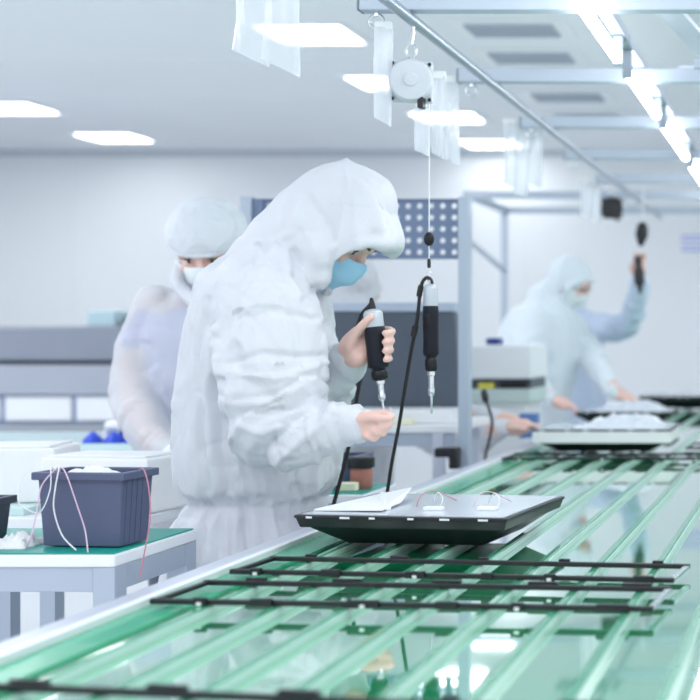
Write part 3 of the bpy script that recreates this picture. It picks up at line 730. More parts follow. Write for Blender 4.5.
bm = B(); cc = at(429, 276, DT); tube(bm, [cc + Vector((.006 * math.cos(a), 0, .012 * math.sin(a))) for a in [2 * math.pi * k / 14 for k in range(15)]], .0016, 6); obj('carabiner', bm, STEEL, t, True)
t = thing('power_cable', 'long black power cable curving down from the hanging screwdriver', 'cable', at(390, 480, 3.02))
PC = [at(432, 287, DT), at(431, 280, DT), at(426, 278, DT), at(421, 287, DT), at(417, 320, DT), at(411, 352, DT), at(405, 388, DT), at(399, 425, 3.04), at(392, 462, 3.04), at(387, 494, 3.05), at(386, 503, 3.10), at(388, 502, 3.22)]
bm = B(); tube(bm, PC, .0042, 10, 8); obj('cord', bm, RUBBER, t, True)
for (p, r0) in ((at(414.5, 331, DT), .0072), (at(420, 291, DT), .0065)):
    bm = B(); lathe(bm, [(-.014, .004), (-.012, r0), (.012, r0), (.014, .004)], p, (at(411, 352, DT) - at(417, 320, DT)), 14); obj('strain_relief', bm, RUBBER, t, True)
# far dark balancer and tool
balancer(at(612, 208, 7.0), .058, 'dark blurred tool balancer hanging far along the rail', BLACKP)
ft, fb = at(641, 222, 6.9), at(638, 300, 6.9)
t = thing('hanging_driver', 'dark screwdriver hanging at the raised hand of the blue sleeved worker', 'screwdriver', ft)
bm = B(); lathe(bm, [(0, .012), (.02, .03), (.07, .035), (.11, .02), (.13, .01)], at(643, 222, 6.9), (-.1, 0, -1), 14); obj('reel', bm, BLACKP, t, True)
bm = B(); tube(bm, [at(643, 186, 6.9), at(643, 224, 6.9)], .004, 6); obj('upper_cord', bm, WIREW, t, True)
bm = B(); tube(bm, [at(641, 242, 6.9), at(638, 262, 6.9)], .004, 6); obj('cord', bm, WIREW, t, True)
bm = B(); lathe(bm, [(0, .012), (.01, .022), (.06, .02), (.08, .03), (.15, .028), (.16, .015), (.2, .008)], at(638, 256, 6.9), (.06, 0, -1), 14); obj('body', bm, BLACKP, t, True)

# ------------------------------------------------------------------ people
def head_frame(c, f, u):
    f = Vector(f).normalized(); u = Vector(u); u = (u - f * u.dot(f)).normalized(); r = f.cross(u).normalized()
    M = Matrix(((f.x, r.x, u.x, c[0]), (f.y, r.y, u.y, c[1]), (f.z, r.z, u.z, c[2]), (0, 0, 0, 1)))
    return M                                     # local x = forward, y = side, z = up
def head(bm, M):
    R = M.to_3x3(); P = lambda x, y, z: M @ Vector((x, y, z))
    ellipsoid(bm, P(-.008, 0, .025), .098, .077, .098, R, 28)
    ellipsoid(bm, P(.030, 0, -.035), .062, .062, .075, R, 24)
    ellipsoid(bm, P(.045, 0, -.088), .040, .040, .032, R, 20)         # chin
    tube(bm, [P(.078, -.045, .022), P(.090, 0, .024), P(.078, .045, .022)], .016, 12, 5, True)   # brow ridge
    tube(bm, [P(.088, 0, .010), P(.100, 0, -.012), P(.107, 0, -.036)], [.010, .011, .014], 12, 4, True)   # nose
    for s in (-1, 1):
        ellipsoid(bm, P(.066, s * .040, -.026), .024, .022, .02, R, 16)   # cheek bones
        ellipsoid(bm, P(.100, s * .011, -.040), .010, .008, .008, R, 12)  # nostrils
        ellipsoid(bm, P(-.005, s * .078, -.004), .018, .008, .030, R, 14)   # ears
    tube(bm, [P(.082, -.022, -.068), P(.093, 0, -.066), P(.082, .022, -.068)], .008, 10, 4, True)  # lips
    tube(bm, [P(.082, -.019, -.078), P(.090, 0, -.078), P(.082, .019, -.078)], .008, 10, 4, True)
def face_bits(M, parent, brow=None):
    P = lambda x, y, z: M @ Vector((x, y, z)); R = M.to_3x3()
    for s in (-1, 1):
        bm = B(); ellipsoid(bm, P(.074, s * .031, .000), .0125, .0125, .0115, R, 16); e = obj('eye', bm, EYE, parent, True)
        bm = B(); ellipsoid(bm, P(.0845, s * .031, -.003), .0035, .0055, .0055, R, 12); obj('iris', bm, IRIS, e, True)
        bm = B(); tube(bm, [P(.078, s * .014, .007), P(.0885, s * .030, .0055), P(.076, s * .047, .001)], .0028, 8, 5, True); obj('eyelashes', bm, HAIR, parent, True)
        bm = B(); tube(bm, [P(.100, s * .014, .024), P(.098, s * .032, .031), P(.080, s * .053, .024)], [.005, .0055, .003] if brow is None else [.0028, .0036, .002], 8, 5, True); obj('eyebrow', bm, brow or HAIR, parent, True)
def mask(M, parent, m, half=64, ln=.100):
    """pleated mask wrapped over nose, cheeks and chin"""
    bm = B(); rows, cols = 12, 20; G0 = []
    for i in range(rows + 1):
        v = i / rows; z = -.020 - ln * v; row = []
        for j in range(cols + 1):
            a = (j / cols * 2 - 1) * math.radians(half)
            nose = .030 * math.exp(-(a / .40) ** 2) * math.exp(-((v - .22) / .35) ** 2)
            rr = .088 + nose - .016 * max(0, v - .55) ** 1 * 2 + .0022 * math.sin(v * 3 * 2 * math.pi)
            zt = z + .010 * (1 - math.cos(a)) * (1 - 1.6 * v)
            row.append(bm.verts.new(M @ Vector((-.004 + rr * math.cos(a) * 1.08, rr * math.sin(a) * 1.0, zt + (.010 * math.exp(-(a / .35) ** 2) if v < .15 else 0)))))
        G0.append(row)
    for i in range(rows):
        for j in range(cols): bm.faces.new((G0[i][j], G0[i][j + 1], G0[i + 1][j + 1], G0[i + 1][j]))
    bmesh.ops.recalc_face_normals(bm, faces=bm.faces)
    r_ = bmesh.ops.extrude_face_region(bm, geom=bm.faces[:])
    F = M.to_3x3() @ Vector((1, 0, 0))
    for vv in [x for x in r_['geom'] if isinstance(x, bmesh.types.BMVert)]: vv.co += F * .003
    k = obj('face_mask', bm, m, parent, True)
    for s in (-1, 1):
        for zz_ in (-.024, -.10):
            bm = B(); tube(bm, [M @ Vector((.018, s * .076, zz_)), M @ Vector((.0, s * .083, zz_ * .6)), M @ Vector((-.022, s * .084, -.0 if zz_ > -.05 else -.03))], .0012, 6, 5); obj('ear_loop', bm, WHITEP, k, True)
    return k
def finger(bm, pts, r=.0088):
    n = len(pts); tube(bm, pts, [r * (1.08 - .30 * i / (n - 1)) for i in range(n)], 12, 5, True)
def seg_dist(p, a, b):
    ab = b - a; t = max(0, min(1, (p - a).dot(ab) / ab.length_squared)); return (p - (a + ab * t)).length, t
def coat_disp(sleeves, waist_z, amp=1.0, seed=0.0, seam_y=None):
    """folds of thin cloth: gathers at the waist, long falls on the trunk, cross wrinkles on the sleeves"""
    def fn(p, n):
        best = None
        for ch in sleeves:
            for i in range(len(ch) - 1):
                d, t = seg_dist(p, ch[i], ch[i + 1])
                if best is None or d < best[0]: best = (d, i + t, ch, i)
        d, s, ch, i = best
        q = p + Vector((seed, seed * .7, seed * 1.3))
        base = .006 * noise.noise(q * 5) + .0025 * (ridge(q * 9) - .6)
        g_ = math.exp(-((p.z - waist_z) / .09) ** 2)
        k = Vector((q.x * 10, q.y * 10, q.z * 2.2)) + .35 * Vector((noise.noise(q * 5), noise.noise(q * 5 + Vector((9, 0, 0))), 0))
        k2 = Vector((q.x * 30, q.y * 30, q.z * 4.5))
        trunk = .013 * (ridge(k) - .6) + .009 * g_ * (ridge(k2) - .6) + .004 * (ridge(k2 * .6) - .6)
        ax = (ch[i + 1] - ch[i]).normalized(); al = p.dot(ax); rd = q - ax * al
        kk = Vector((al * 13 + q.z * 4 + 1.2 * noise.noise(q * 6), rd.x * 4 + seed, rd.y * 4 + rd.z * 3))
        el = math.exp(-((s - (len(ch) - 1) * .52) / 1.5) ** 2)
        slv = (.007 + .010 * el) * (ridge(kk) - .6) + .004 * (ridge(kk * 2.1) - .6) + .008 * (ridge(Vector((rd.x * 9, rd.y * 9, rd.z * 9 + al * 2.5))) - .6)
        w_ = max(0, min(1, (.145 - d) / .04))
        r = base + slv * w_ + trunk * (1 - w_)
        cr = Vector((q.x * 7, q.y * 7, q.z * 3)) + .5 * Vector((noise.noise(q * 4), noise.noise(q * 4 + Vector((5, 3, 0))), noise.noise(q * 4 + Vector((0, 7, 2)))))
        r -= .0014 * math.exp(-(noise.noise(cr) / .07) ** 2) + .0022 * math.exp(-(noise.noise(Vector((q.z * 15 + al * 3, rd.x * 7, rd.y * 7)) + cr * .3) / .06) ** 2)
        if seam_y is not None and p.z > 1.42: r = r * .75 + .003 * math.exp(-((p.y - seam_y) / .004) ** 2)
        return amp * r
    return fn

# ---- main worker -------------------------------------------------
W1 = thing('person', 'person in white hooded coverall and blue mask holding a screwdriver at the conveyor', 'person', (-1.33, 3.02, 0))
d1 = 3.02
a1 = lambda px, py, d=d1: at(px, py, d)
hM = head_frame(a1(333, 229), (.74, -.05, -.67), (.67, 0, .74))
# sleeves (near = right arm, far = left arm)
near = [(262, 282, 2.90, .095), (270, 325, 2.85, .112), (273, 380, 2.81, .112), (272, 418, 2.80, .102), (290, 432, 2.79, .086), (318, 430, 2.79, .066), (345, 425, 2.79, .047), (359, 424, 2.79, .040)]
far = [(285, 285, 3.16, .09), (290, 330, 3.21, .10), (292, 385, 3.20, .085), (305, 405, 3.15, .075), (328, 382, 3.06, .060), (345, 362, 3.0, .048), (351, 356, 2.985, .046)]
nearP = [a1(x, y, d) for x, y, d, r in near]; farP = [a1(x, y, d) for x, y, d, r in far]
# body (skin): head, neck, trunk, arms, hands, legs in one surface
bm = B(); head(bm, hM)
tube(bm, [hM @ Vector((-.02, 0, -.03)), hM @ Vector((-.045, 0, -.12)), a1(280, 300)], [.055, .055, .07], 16, 5, True)
loft(bm, [(a1(262, 0).x, d1, a1(0, 275).z, .06, .09), (a1(258, 0).x, d1, a1(0, 310).z, .11, .17), (a1(255, 0).x, d1, a1(0, 400).z, .12, .15), (a1(250, 0).x, d1, a1(0, 470).z, .115, .14), (a1(246, 0).x, d1, a1(0, 560).z, .12, .16)])
for side, ch in ((-1, nearP), (1, farP)):
    n = len(ch); tube(bm, ch, [.055, .052, .048, .045, .045, .042, .035, .030][:n] if n == 8 else [.055, .052, .048, .045, .042, .036, .030], 14, 4, True)
for s in (-1, 1):
    x = a1(246, 0).x
    tube(bm, [(x, d1 + s * .09, .80), (x + .01, d1 + s * .10, .45), (x, d1 + s * .10, .10)], [.085, .06, .045], 14, 5, True)
    tube(bm, [(x - .03, d1 + s * .10, .05), (x + .15, d1 + s * .10, .045)], [.045, .038], 12, 3, True)
dn = 2.79
tube(bm, [a1(354, 425, dn), a1(364, 425, dn), a1(374, 424, dn)], [.030, .035, .030], 14, 4, True)        # near palm
finger(bm, [a1(370, 416, dn), a1(380, 413.5, dn - .005), a1(388, 414, dn - .01), a1(392, 416.5, dn - .014)], .0098)
finger(bm, [a1(362, 419, dn - .028), a1(371, 417, dn - .036), a1(380, 418.5, dn - .034), a1(388, 418.5, dn - .024)], .0108)      # thumb
finger(bm, [a1(373, 420, dn - .004), a1(385, 421, dn - .010), a1(389, 425, dn - .02), a1(381, 427, dn - .030)], .0100)
finger(bm, [a1(371, 426, dn - .006), a1(382, 428, dn - .012), a1(383, 433, dn - .022), a1(374, 432, dn - .032)], .0098)
finger(bm, [a1(368, 431, dn - .008), a1(376, 435, dn - .014), a1(374, 439, dn - .022), a1(366, 436, dn - .030)], .0088)
ellipsoid(bm, a1(374, 425, dn - .014), .020, .018, .022)
df = 2.955
tool_top, tool_tip = a1(372.5, 309, 2.93), a1(382.5, 402, 2.93)
tube(bm, [a1(351, 358, df + .03), a1(355, 349, df + .015), a1(361, 340, df + .01)], [.030, .038, .034], 14, 4, True)      # far palm
tube(bm, [a1(352, 360, df - .005), a1(359, 358, df - .012), a1(366, 353, df - .005)], [.018, .022, .018], 12, 4, True)                # heel of the hand
finger(bm, [a1(350, 347, df - .02), a1(356, 334, df - .03), a1(364, 324, df - .042), a1(371, 317, df - .046)], .0118)    # thumb along the tool
for i, y in enumerate((331, 340, 349, 358)):
    q = -1 if i == 0 else 0
    finger(bm, [a1(365, y + 1, df + .022), a1(377, y - 1, df + .030), a1(389 - i * .6, y + q, df + .012), a1(392 - i * .8, y + 1, df - .02), a1(385, y + 2, df - .045)], (.0098, .0100, .0096, .0085)[i])
fuse('body', bm, .0042, SKIN, W1, 3)
face_bits(hM, W1)
mask(hM, W1, MASKB, 64, .118)
bm = B(); ellipsoid(bm, hM @ Vector((-.012, 0, .037)), .098, .080, .095, hM.to_3x3(), 24); obj('hair', bm, HAIR, W1, True)
# coverall with hood, sleeves and trouser legs
bm = B()
tl = [(255, 235, 300, .12), (275, 212, 316, .185), (300, 203, 322, .205), (340, 193, 328, .21), (400, 186, 333, .205), (450, 183, 336, .20), (480, 186, 334, .195), (494, 197, 322, .175), (498, 200, 318, .170), (504, 193, 318, .178), (520, 183, 316, .19), (545, 176, 314, .20), (600, 172, 312, .20), (640, 176, 310, .19)]
loft(bm, [((a1(b, 0).x + a1(f_, 0).x) / 2, d1, a1(0, y).z, (a1(f_, 0).x - a1(b, 0).x) / 2, ry) for y, b, f_, ry in tl], 64, 6, sq=2.05)
for ch in (near, far):
    tube(bm, [a1(x, y, d) for x, y, d, r in ch], [r for *_, r in ch], 24, 6, True)
# hood volumes
s1 = FPX / d1
def hull(items):
    h_ = B()
    for (px, py, rp, ry, dy) in items: ellipsoid(h_, a1(px, py, d1 + dy), rp / s1, ry, rp / s1, None, 24)
    r_ = bmesh.ops.convex_hull(h_, input=h_.verts[:])
    bmesh.ops.delete(h_, geom=[x for x in r_['geom_interior'] if isinstance(x, bmesh.types.BMVert)], context='VERTS')
    tmp = bpy.data.meshes.new('tmp'); h_.to_mesh(tmp); h_.free(); bm.from_mesh(tmp); bpy.data.meshes.remove(tmp)
hull([(345, 208, 48, .112, 0), (355, 207, 40, .095, 0), (318, 224, 44, .112, 0), (264, 275, 38, .13, 0)])
hull([(318, 224, 40, .112, 0), (264, 276, 38, .13, 0), (303, 268, 28, .122, 0), (310, 250, 30, .122, 0)])
hull([(303, 268, 28, .118, 0), (264, 276, 38, .13, 0), (262, 300, 40, .15, 0), (295, 285, 22, .10, 0)])
for s in (-1, 1):
    hull([(380, 226, 14, .022, s * .045), (391, 239, 10, .022, s * .045), (372, 232, 14, .02, s * .07)])
hull([(382, 224, 14, .06, 0), (391, 238, 12, .055, 0)])
for s in (-1, 1):
    hull([(376, 228, 10, .014, s * .086), (346, 233, 12, .014, s * .098), (330, 249, 12, .014, s * .10), (345, 205, 30, .02, s * .085)])
    hull([(322, 258, 10, .014, s * .101), (321, 284, 9, .018, s * .088), (303, 268, 20, .025, s * .098), (318, 238, 22, .016, s * .10)])
for s in (-1, 1):                              # gathered brim and cheek edge of the hood opening
    dd = lambda k: d1 + s * k
    tube(bm, [a1(392, 243, d1), a1(390, 243, dd(.045)), a1(380, 243, dd(.075)), a1(368, 243, dd(.094)), a1(350, 249, dd(.102)), a1(335, 261, dd(.100)), a1(328, 276, dd(.088)), a1(327, 289, dd(.05)), a1(327, 291, d1)],
         [.026, .025, .020, .010, .008, .007, .007, .008, .008], 14, 8, True, mod=lambda t, a: 1 + .16 * math.sin(t * 120) * max(0, 1 - t * 3.2))
xw = a1(243, 0).x
for s in (-1, 1):
    tube(bm, [(xw, d1 + s * .095, .72), (xw + .01, d1 + s * .105, .42), (xw, d1 + s * .105, .10)], [.115, .095, .08], 18, 5, True)
FOLDS = [  # (polyline on the near side, height in m (negative = furrow), half width in m)
    ([(346, 161), (348, 187), (338, 230), (328, 262)], .004, .006), ([(371, 181), (380, 208), (376, 228)], .004, .008),
    ([(304, 192), (292, 232), (270, 247)], .005, .009), ([(305, 192), (322, 218), (334, 242)], -.004, .008), ([(294, 251), (298, 276), (314, 292)], -.008, .009),
    ([(286, 250), (290, 276), (302, 296)], .006, .010), ([(262, 240), (276, 258), (282, 280)], -.005, .008),
    ([(250, 262), (230, 292), (222, 330)], -.006, .008), ([(262, 268), (246, 300), (240, 340)], .005, .010), ([(285, 300), (300, 335), (304, 372)], -.005, .009),
    ([(236, 320), (270, 309), (318, 318)], -.005, .007), ([(228, 362), (262, 352), (322, 357)], -.006, .007), ([(232, 372), (276, 380), (326, 364)], .006, .008),
    ([(236, 400), (272, 396), (300, 380)], -.005, .007), ([(328, 398), (300, 416), (262, 450)], -.008, .009), ([(332, 410), (306, 436), (276, 462)], .007, .010),
    ([(322, 395), (312, 430), (318, 450)], -.005, .007), ([(344, 404), (330, 425), (336, 448)], .004, .007), ([(240, 425), (262, 434), (290, 425)], .005, .008),
    ([(206, 300), (197, 360), (199, 430), (207, 490)], -.009, .010), ([(214, 330), (208, 400), (212, 460), (218, 492)], .007, .010), ([(221, 380), (220, 440), (228, 492)], -.008, .009),
    ([(238, 468), (243, 484), (244, 496)], .006, .008), ([(258, 474), (262, 497)], -.006, .007), ([(280, 476), (284, 497)], .006, .007), ([(300, 474), (302, 497)], -.006, .007), ([(318, 462), (314, 496)], .006, .008),
    ([(205, 505), (196, 560)], -.008, .009), ([(225, 505), (224, 570)], .007, .010), ([(246, 505), (250, 560)], -.008, .009), ([(270, 505), (276, 550)], .007, .009), ([(294, 505), (296, 530)], -.006, .008),
    ([(215, 285), (235, 262), (255, 245)], .004, .009), ([(306, 300), (320, 330), (326, 380)], -.006, .008)]
_cd = coat_disp([nearP, farP], a1(0, 498).z, 1.0, 0.3, d1)
def _pd(x, y, pl):
    b_ = 1e9
    for (ax, ay), (bx, by) in zip(pl, pl[1:]):
        dx, dy = bx - ax, by - ay; t = max(0, min(1, ((x - ax) * dx + (y - ay) * dy) / (dx * dx + dy * dy)))
        b_ = min(b_, math.hypot(x - ax - t * dx, y - ay - t * dy))
    return b_
def coat_fn(p, n):
    r = _cd(p, n)
    if n.y < .35 and p.y < d1 + .08:
        k = FPX / p.y; x, y = 810 + p.x * k, 337 + (CAMZ - p.z) * k
        x += 2.5 * noise.noise(p * 14); y += 2.5 * noise.noise(p * 14 + Vector((4, 4, 4)))
        for pl, h_, w_ in FOLDS:
            d = _pd(x, y, pl) / k
            if d < 3 * w_: r += 1.15 * h_ * math.exp(-(d / w_) ** 2)
    return r
fuse('coverall', bm, .0050, COATM, W1, 6, coat_fn)
# held tool, a thing of its own
t = screwdriver('electric_screwdriver', tool_top, tool_tip, 'electric screwdriver gripped in the hand of the hooded worker')
axh = (tool_tip - tool_top).normalized()
for ch in [o for o in COL.objects if o.parent == t]:
    ch_m = ch.data
    # the held driver is shorter and stouter: squash along its axis about the top
    for v in ch_m.vertices:
        h_ = v.co.dot(axh); side_ = v.co - axh * h_
        v.co = axh * (h_ * (.80 if ch.name.split('.')[0] != 'bit' else 1)) + side_ * (1.28 if h_ < .2 else 1.05)
bm = B(); tube(bm, [tool_top - axh * .022, tool_top - axh * .008, tool_top + axh * .006], [.004, .0072, .0085], 12, 4, True); obj('cable_boot', bm, RUBBER, t, True)
t = thing('power_cable', 'black power cable hanging behind the forearm of the hooded worker', 'cable', a1(325, 510, 2.98))
bm = B(); tube(bm, [tool_top - axh * .02, a1(370, 305, 2.99), a1(360, 318, 3.06), a1(356, 345, 3.09), a1(362, 368, 3.06), a1(358, 392, 3.05), a1(352, 430, 3.05), a1(346, 458, 3.05), a1(339, 485, 3.05), a1(332, 510, 3.05), a1(326, 530, 3.08), a1(318, 560, 3.16)], .0046, 10, 8); obj('cord', bm, RUBBER, t, True)
bm = B(); sc = a1(390, 408, 2.78); lathe(bm, [(0, .0035), (.002, .0035), (.0025, .0016), (.012, .0012)], sc, (.2, 0, -1), 10); tag(obj('screw', bm, STEEL, None, True), 'tiny screw pinched between the fingertips under the screwdriver bit', 'screw')

# ---- worker with the hair cap ------------------------------------
d2 = 3.80
W2 = thing('person', 'person in hair cap, white mask and thin coat over a blue shirt, head bowed', 'person', (-1.77, d2, 0))
a2 = lambda px, py, d=d2: at(px, py, d)
h2 = head_frame(a2(208, 250, d2 - .02), (.16, -.90, -.42), (0.05, -.42, .90))
armL = [(158, 308, d2 - .02, .064), (139, 345, d2 - .03, .062), (135, 388, d2 - .08, .062), (144, 422, d2 - .18, .056), (158, 445, d2 - .26, .046), (170, 455, d2 - .31, .040)]
armR = [(268, 308, d2 - .02, .064), (284, 345, d2 - .03, .062), (282, 388, d2 - .08, .062), (266, 422, d2 - .18, .056), (246, 445, d2 - .26, .046), (234, 455, d2 - .31, .040)]
pL = [a2(*q[:3]) for q in armL]; pR = [a2(*q[:3]) for q in armR]
cx = a2(213, 0).x
bm = B(); head(bm, h2)
tube(bm, [h2 @ Vector((-.02, 0, -.03)), h2 @ Vector((-.04, 0, -.12)), a2(213, 312)], [.052, .05, .06], 14, 5, True)
loft(bm, [(cx, d2, a2(0, 300).z, .10, .06), (cx, d2, a2(0, 335).z, .14, .085), (cx, d2, a2(0, 400).z, .14, .09), (cx, d2, a2(0, 500).z, .14, .09), (cx, d2, .82, .15, .1)])
for ch in (pL, pR): tube(bm, ch, [.05, .046, .042, .038, .032, .027], 12, 4, True)
for s, ch in ((1, pL), (-1, pR)):
    e = ch[-1]; dr = Vector((s * .7, -.55, -.12)).normalized(); up = Vector((0, 0, 1)); sd = dr.cross(up)
    tube(bm, [e, e + dr * .05, e + dr * .085], [.026, .034, .028], 12, 4, True)
    for k in range(4):
        b0 = e + dr * .085 + sd * (.024 - .016 * k); finger(bm, [b0, b0 + dr * .035, b0 + dr * .06 - up * .012, b0 + dr * .07 - up * .03], .0085)
    b0 = e + dr * .04 + sd * .03 * s; finger(bm, [b0, b0 + dr * .03 + sd * .015 * s, b0 + dr * .06 + sd * .01 * s], .0095)
for s in (-1, 1):
    tube(bm, [(cx + s * .085, d2, .84), (cx + s * .09, d2, .45), (cx + s * .09, d2 + .02, .09)], [.08, .058, .042], 12, 5, True)
    tube(bm, [(cx + s * .09, d2 + .03, .045), (cx + s * .10, d2 - .16, .04)], [.042, .036], 10, 3, True)
fuse('body', bm, .005, SKIN, W2, 3)
face_bits(h2, W2, mat('brown_brow', (.22, .13, .10), .7))
mask(h2, W2, MASKW, 77, .105)
bm = B(); ellipsoid(bm, h2 @ Vector((-.015, 0, .040)), .098, .081, .094, h2.to_3x3(), 20); obj('hair', bm, HAIR, W2, True)
bm = B()                                             # short sleeved blue shirt
loft(bm, [(cx, d2, a2(0, 306).z, .10, .07), (cx, d2, a2(0, 328).z, .175, .104), (cx, d2, a2(0, 360).z, .185, .115), (cx, d2, a2(0, 420).z, .185, .118), (cx, d2, a2(0, 500).z, .18, .115)])
for ch in (pL, pR): tube(bm, ch[:2] + [ch[1].lerp(ch[2], .05)], [.050, .052, .052], 14, 4)
fuse('shirt', bm, .012, SHIRT, W2, 4)
bm = B()                                             # thin coat
loft(bm, [(cx, d2, a2(0, 292).z, .085, .08), (cx, d2, a2(0, 302).z, .14, .10), (cx, d2, a2(0, 322).z, .20, .125), (cx, d2, a2(0, 360).z, .208, .135), (cx, d2, a2(0, 420).z, .205, .13), (cx, d2, a2(0, 500).z, .21, .135), (cx, d2, .70, .225, .145)], 56, 6)
for q in (armL, armR): tube(bm, [a2(*k[:3]) for k in q], [k[3] * 1.12 for k in q], 20, 5, True)
gl = B()
for s, ch in ((1, pL), (-1, pR)):
    e = ch[-1]; dr = Vector((s * .7, -.55, -.12)).normalized(); up = Vector((0, 0, 1)); sd = dr.cross(up)
    tube(gl, [e - dr * .03, e + dr * .01, e + dr * .05, e + dr * .085], [.036, .034, .042, .034], 14, 4, True)
    for k in range(4):
        b0 = e + dr * .085 + sd * (.024 - .016 * k); finger(gl, [b0, b0 + dr * .036, b0 + dr * .062 - up * .012, b0 + dr * .074 - up * .032], .0125)
    b0 = e + dr * .04 + sd * .03 * s; finger(gl, [b0, b0 + dr * .03 + sd * .015 * s, b0 + dr * .066 + sd * .01 * s], .0135)
fuse('glove', gl, .005, MASKW, W2, 3)
fuse('coat', bm, .008, COATB, W2, 5, coat_disp([pL, pR], .3, .8, 4.0))
bm = B()                                             # hair cap
MB_ = h2 @ Matrix.Translation((-.016, 0, .046))
ellipsoid(bm, MB_ @ Vector((0, 0, 0)), .130, .113, .104, h2.to_3x3(), 72)
for v in bm.verts:
    l = h2.inverted() @ v.co
    lim = .022 - .06 * max(0, -l.x)
    if l.z < lim: l.z = lim + (l.z - lim) * .12; l.y *= .90; l.x *= .90
    v.co = h2 @ l
k_ = obj('hair_cap', bm, BONNET, W2, True, auto=False)
me_ = k_.data
for v in me_.vertices: v.co += v.normal * (.004 * ridge(Vector((v.co.x * 26, v.co.y * 26, v.co.z * 6))) + .003 * noise.noise(v.co * 9))
bm = B(); tube(bm, [h2 @ Vector((-.006 + .116 * math.cos(a), .092 * math.sin(a), .024 - .02 * max(0, -math.cos(a)))) for a in [2 * math.pi * i / 30 for i in range(31)]], .0065, 10, 2, mod=lambda t, a: 1 + .25 * math.sin(t * 160)); obj('elastic_band', bm, BONNET, W2, True)
bm = B(); tube(bm, [a2(180, 268, d2 - .06), a2(178, 283, d2 - .09), a2(190, 298, d2 - .13), a2(206, 306, d2 - .15), a2(226, 298, d2 - .13), a2(238, 283, d2 - .09), a2(236, 266, d2 - .04)], .019, 12, 6, True); obj('collar', bm, WHITEP if 0 else COATM, W2, True)
for s in (-1, 1):
    bm = B(); tube(bm, [(cx + s * .09, d2, .72), (cx + s * .09, d2, .12)], [.095, .065], 14, 3, True); obj('trouser_leg', bm, TROUSER, W2, True)

# ---- far workers --------------------------------------------------
def far_person(label, base, hc, f, u, torso, arms, coat, tones, voxel=.014, hood=True, seed=1.0, hood_extra=()):
    t = thing('person', label, 'person', base)
    M = head_frame(hc, f, u)
    bm = B(); head(bm, M)
    tube(bm, [M @ Vector((-.02, 0, -.03)), M @ Vector((-.04, 0, -.13)), Vector((torso[1][0], torso[1][1], torso[1][2]))], [.052, .05, .06], 12, 4, True)
    loft(bm, [(x, y, z, rx * .6, ry * .6) for x, y, z, rx, ry in torso], 32, 4)
    for ch, hd in arms:
        P = [Vector(q[:3]) for q in ch]; tube(bm, P, [.045] * (len(P) - 1) + [.028], 10, 4, True)
        e = P[-1]; dr = Vector(hd).normalized(); up = Vector((0, 0, 1)); sd = dr.cross(up)
        if sd.length < .2: sd = Vector((0, 1, 0))
        sd.normalize(); nn = sd.cross(dr)
        tube(bm, [e, e + dr * .05, e + dr * .085], [.026, .036, .030], 10, 3, True)
        for k in range(4):
            b0 = e + dr * .085 + sd * (.026 - .0175 * k); finger(bm, [b0, b0 + dr * .035, b0 + dr * .058 - nn * .014, b0 + dr * .062 - nn * .036], .0088)
        b0 = e + dr * .03 + sd * .03; finger(bm, [b0, b0 + dr * .03 + sd * .016, b0 + dr * .062 + sd * .010 - nn * .012], .0098)
    bx, by = torso[-1][0], torso[-1][1]
    for s in (-1, 1):
        tube(bm, [(bx, by + s * .09, .75), (bx, by + s * .10, .42), (bx, by + s * .10, .09)], [.08, .058, .042], 10, 4, True)
        tube(bm, [(bx - .02, by + s * .10, .045), (bx + .15, by + s * .10, .04)], [.042, .036], 10, 3, True)
    fuse('body', bm, .0062, SKIN, t, 2)
    face_bits(M, t); mask(M, t, tones)
    bm = B(); loft(bm, torso, 44, 5)
    for ch, hd in arms: tube(bm, [q[:3] for q in ch], [q[3] for q in ch], 18, 5, True)
    if hood:
        R = M.to_3x3()
        ellipsoid(bm, M @ Vector((-.035, 0, .035)), .115, .110, .112, R); ellipsoid(bm, M @ Vector((-.06, 0, -.07)), .085, .095, .09, R); ellipsoid(bm, M @ Vector((-.085, 0, -.15)), .095, .12, .10, R)
        for s in (-1, 1):
            tube(bm, [M @ Vector(q) for q in ((.090, 0, .075), (.078, s * .06, .06), (.045, s * .094, .01), (.03, s * .09, -.06), (.03, s * .05, -.125), (.04, 0, -.135))], .015, 10, 4, True)
    for s in (-1, 1):
        tube(bm, [(bx, by + s * .095, .78), (bx, by + s * .105, .42), (bx, by + s * .105, .10)], [.115, .095, .08], 14, 4, True)
    fuse('coverall', bm, voxel, coat, t, 4, coat_disp([[Vector(q[:3]) for q in ch] for ch, hd in arms], torso[-2][2], 1.1, seed))
    return t
d3 = 7.1
a3 = lambda px, py, d=d3: tuple(at(px, py, d))
def A3(px, py, r, d=d3): return (*at(px, py, d), r)
def T3(y, b, f_, ry, d=d3): return ((at(b, 0, d).x + at(f_, 0, d).x) / 2, d, at(0, y, d).z, (at(f_, 0, d).x - at(b, 0, d).x) / 2, ry)
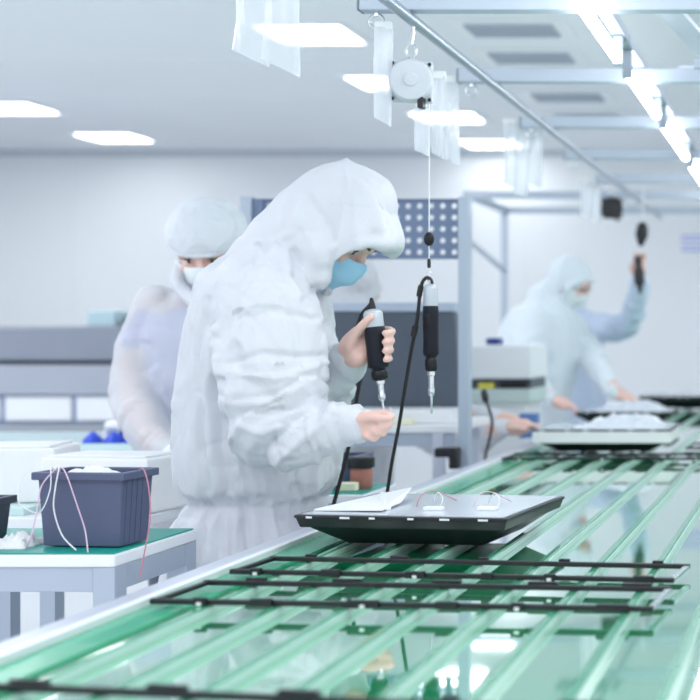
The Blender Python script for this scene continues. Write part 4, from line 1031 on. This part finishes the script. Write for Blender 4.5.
far_person('person in pale cyan hooded coverall stooping over the far conveyor panel', (-1.55, d3, 0), at(571, 284, d3), (.86, -.12, -.50), (.5, 0, .86),
           [T3(300, 528, 566, .12), T3(312, 512, 574, .19), T3(330, 503, 580, .21), T3(355, 500, 578, .21), T3(385, 500, 572, .20), T3(410, 502, 568, .19), T3(450, 502, 566, .2), T3(480, 505, 562, .19)],
           [([A3(537, 318, .085, 6.95), A3(530, 350, .085, 6.88), A3(533, 378, .075, 6.84), A3(546, 395, .05, 6.8), A3(551, 400, .042, 6.8)], (.9, -.1, -.25)),
            ([A3(562, 318, .085, 7.24), A3(582, 342, .085, 7.2), A3(597, 365, .075, 7.1), A3(611, 388, .052, 7.0), A3(616, 395, .043, 6.98)], (.9, -.2, -.25))],
           COATC, MASKW, seed=2.0)
d5 = 7.95
far_person('person in pale blue coat behind the stooping worker, one arm raised to a hanging tool', (-1.5, d5, 0), at(570, 291, d5), (.85, .1, -.4), (.4, 0, .9),
           [T3(306, 552, 582, .12, d5), T3(316, 542, 592, .19, d5), T3(335, 530, 600, .2, d5), T3(360, 532, 604, .2, d5), T3(390, 534, 606, .2, d5), T3(430, 534, 606, .2, d5), T3(460, 536, 604, .19, d5)],
           [([A3(588, 325, .085, 7.8), A3(606, 328, .085, 7.6), A3(628, 324, .075, 7.35), A3(636, 300, .06, 7.15), A3(639, 280, .05, 7.02)], (.05, -.2, 1)),
            ([A3(560, 325, .08, 8.1), A3(575, 352, .08, 8.1), A3(592, 376, .06, 8.05), A3(606, 388, .045, 8.0)], (.9, -.1, -.2))],
           COATD, MASKW, seed=5.0)
d4 = 5.28
far_person('person in white coverall mostly hidden by the bench, bare hands reaching to the far tray', (-1.79, d4, 0), at(352, 290, d4), (.55, .65, -.5), (.4, .3, .86),
           [T3(300, 330, 372, .12, d4), T3(318, 316, 390, .19, d4), T3(345, 306, 394, .21, d4), T3(390, 302, 394, .21, d4), T3(440, 304, 392, .2, d4), T3(480, 304, 390, .2, d4), T3(520, 306, 388, .19, d4)],
           [([A3(360, 330, .085, 5.1), A3(385, 375, .08, 5.1), A3(420, 428, .075, 5.1), A3(465, 442, .065, 5.08), A3(494, 432, .05, 5.06), A3(503, 429, .042, 5.06)], (.95, .05, .12)),
            ([A3(370, 330, .085, 5.42), A3(400, 370, .08, 5.4), A3(440, 410, .07, 5.36), A3(480, 420, .055, 5.28), A3(494, 420, .043, 5.26)], (.95, -.25, -.05))],
           COATM, MASKW, seed=7.0)
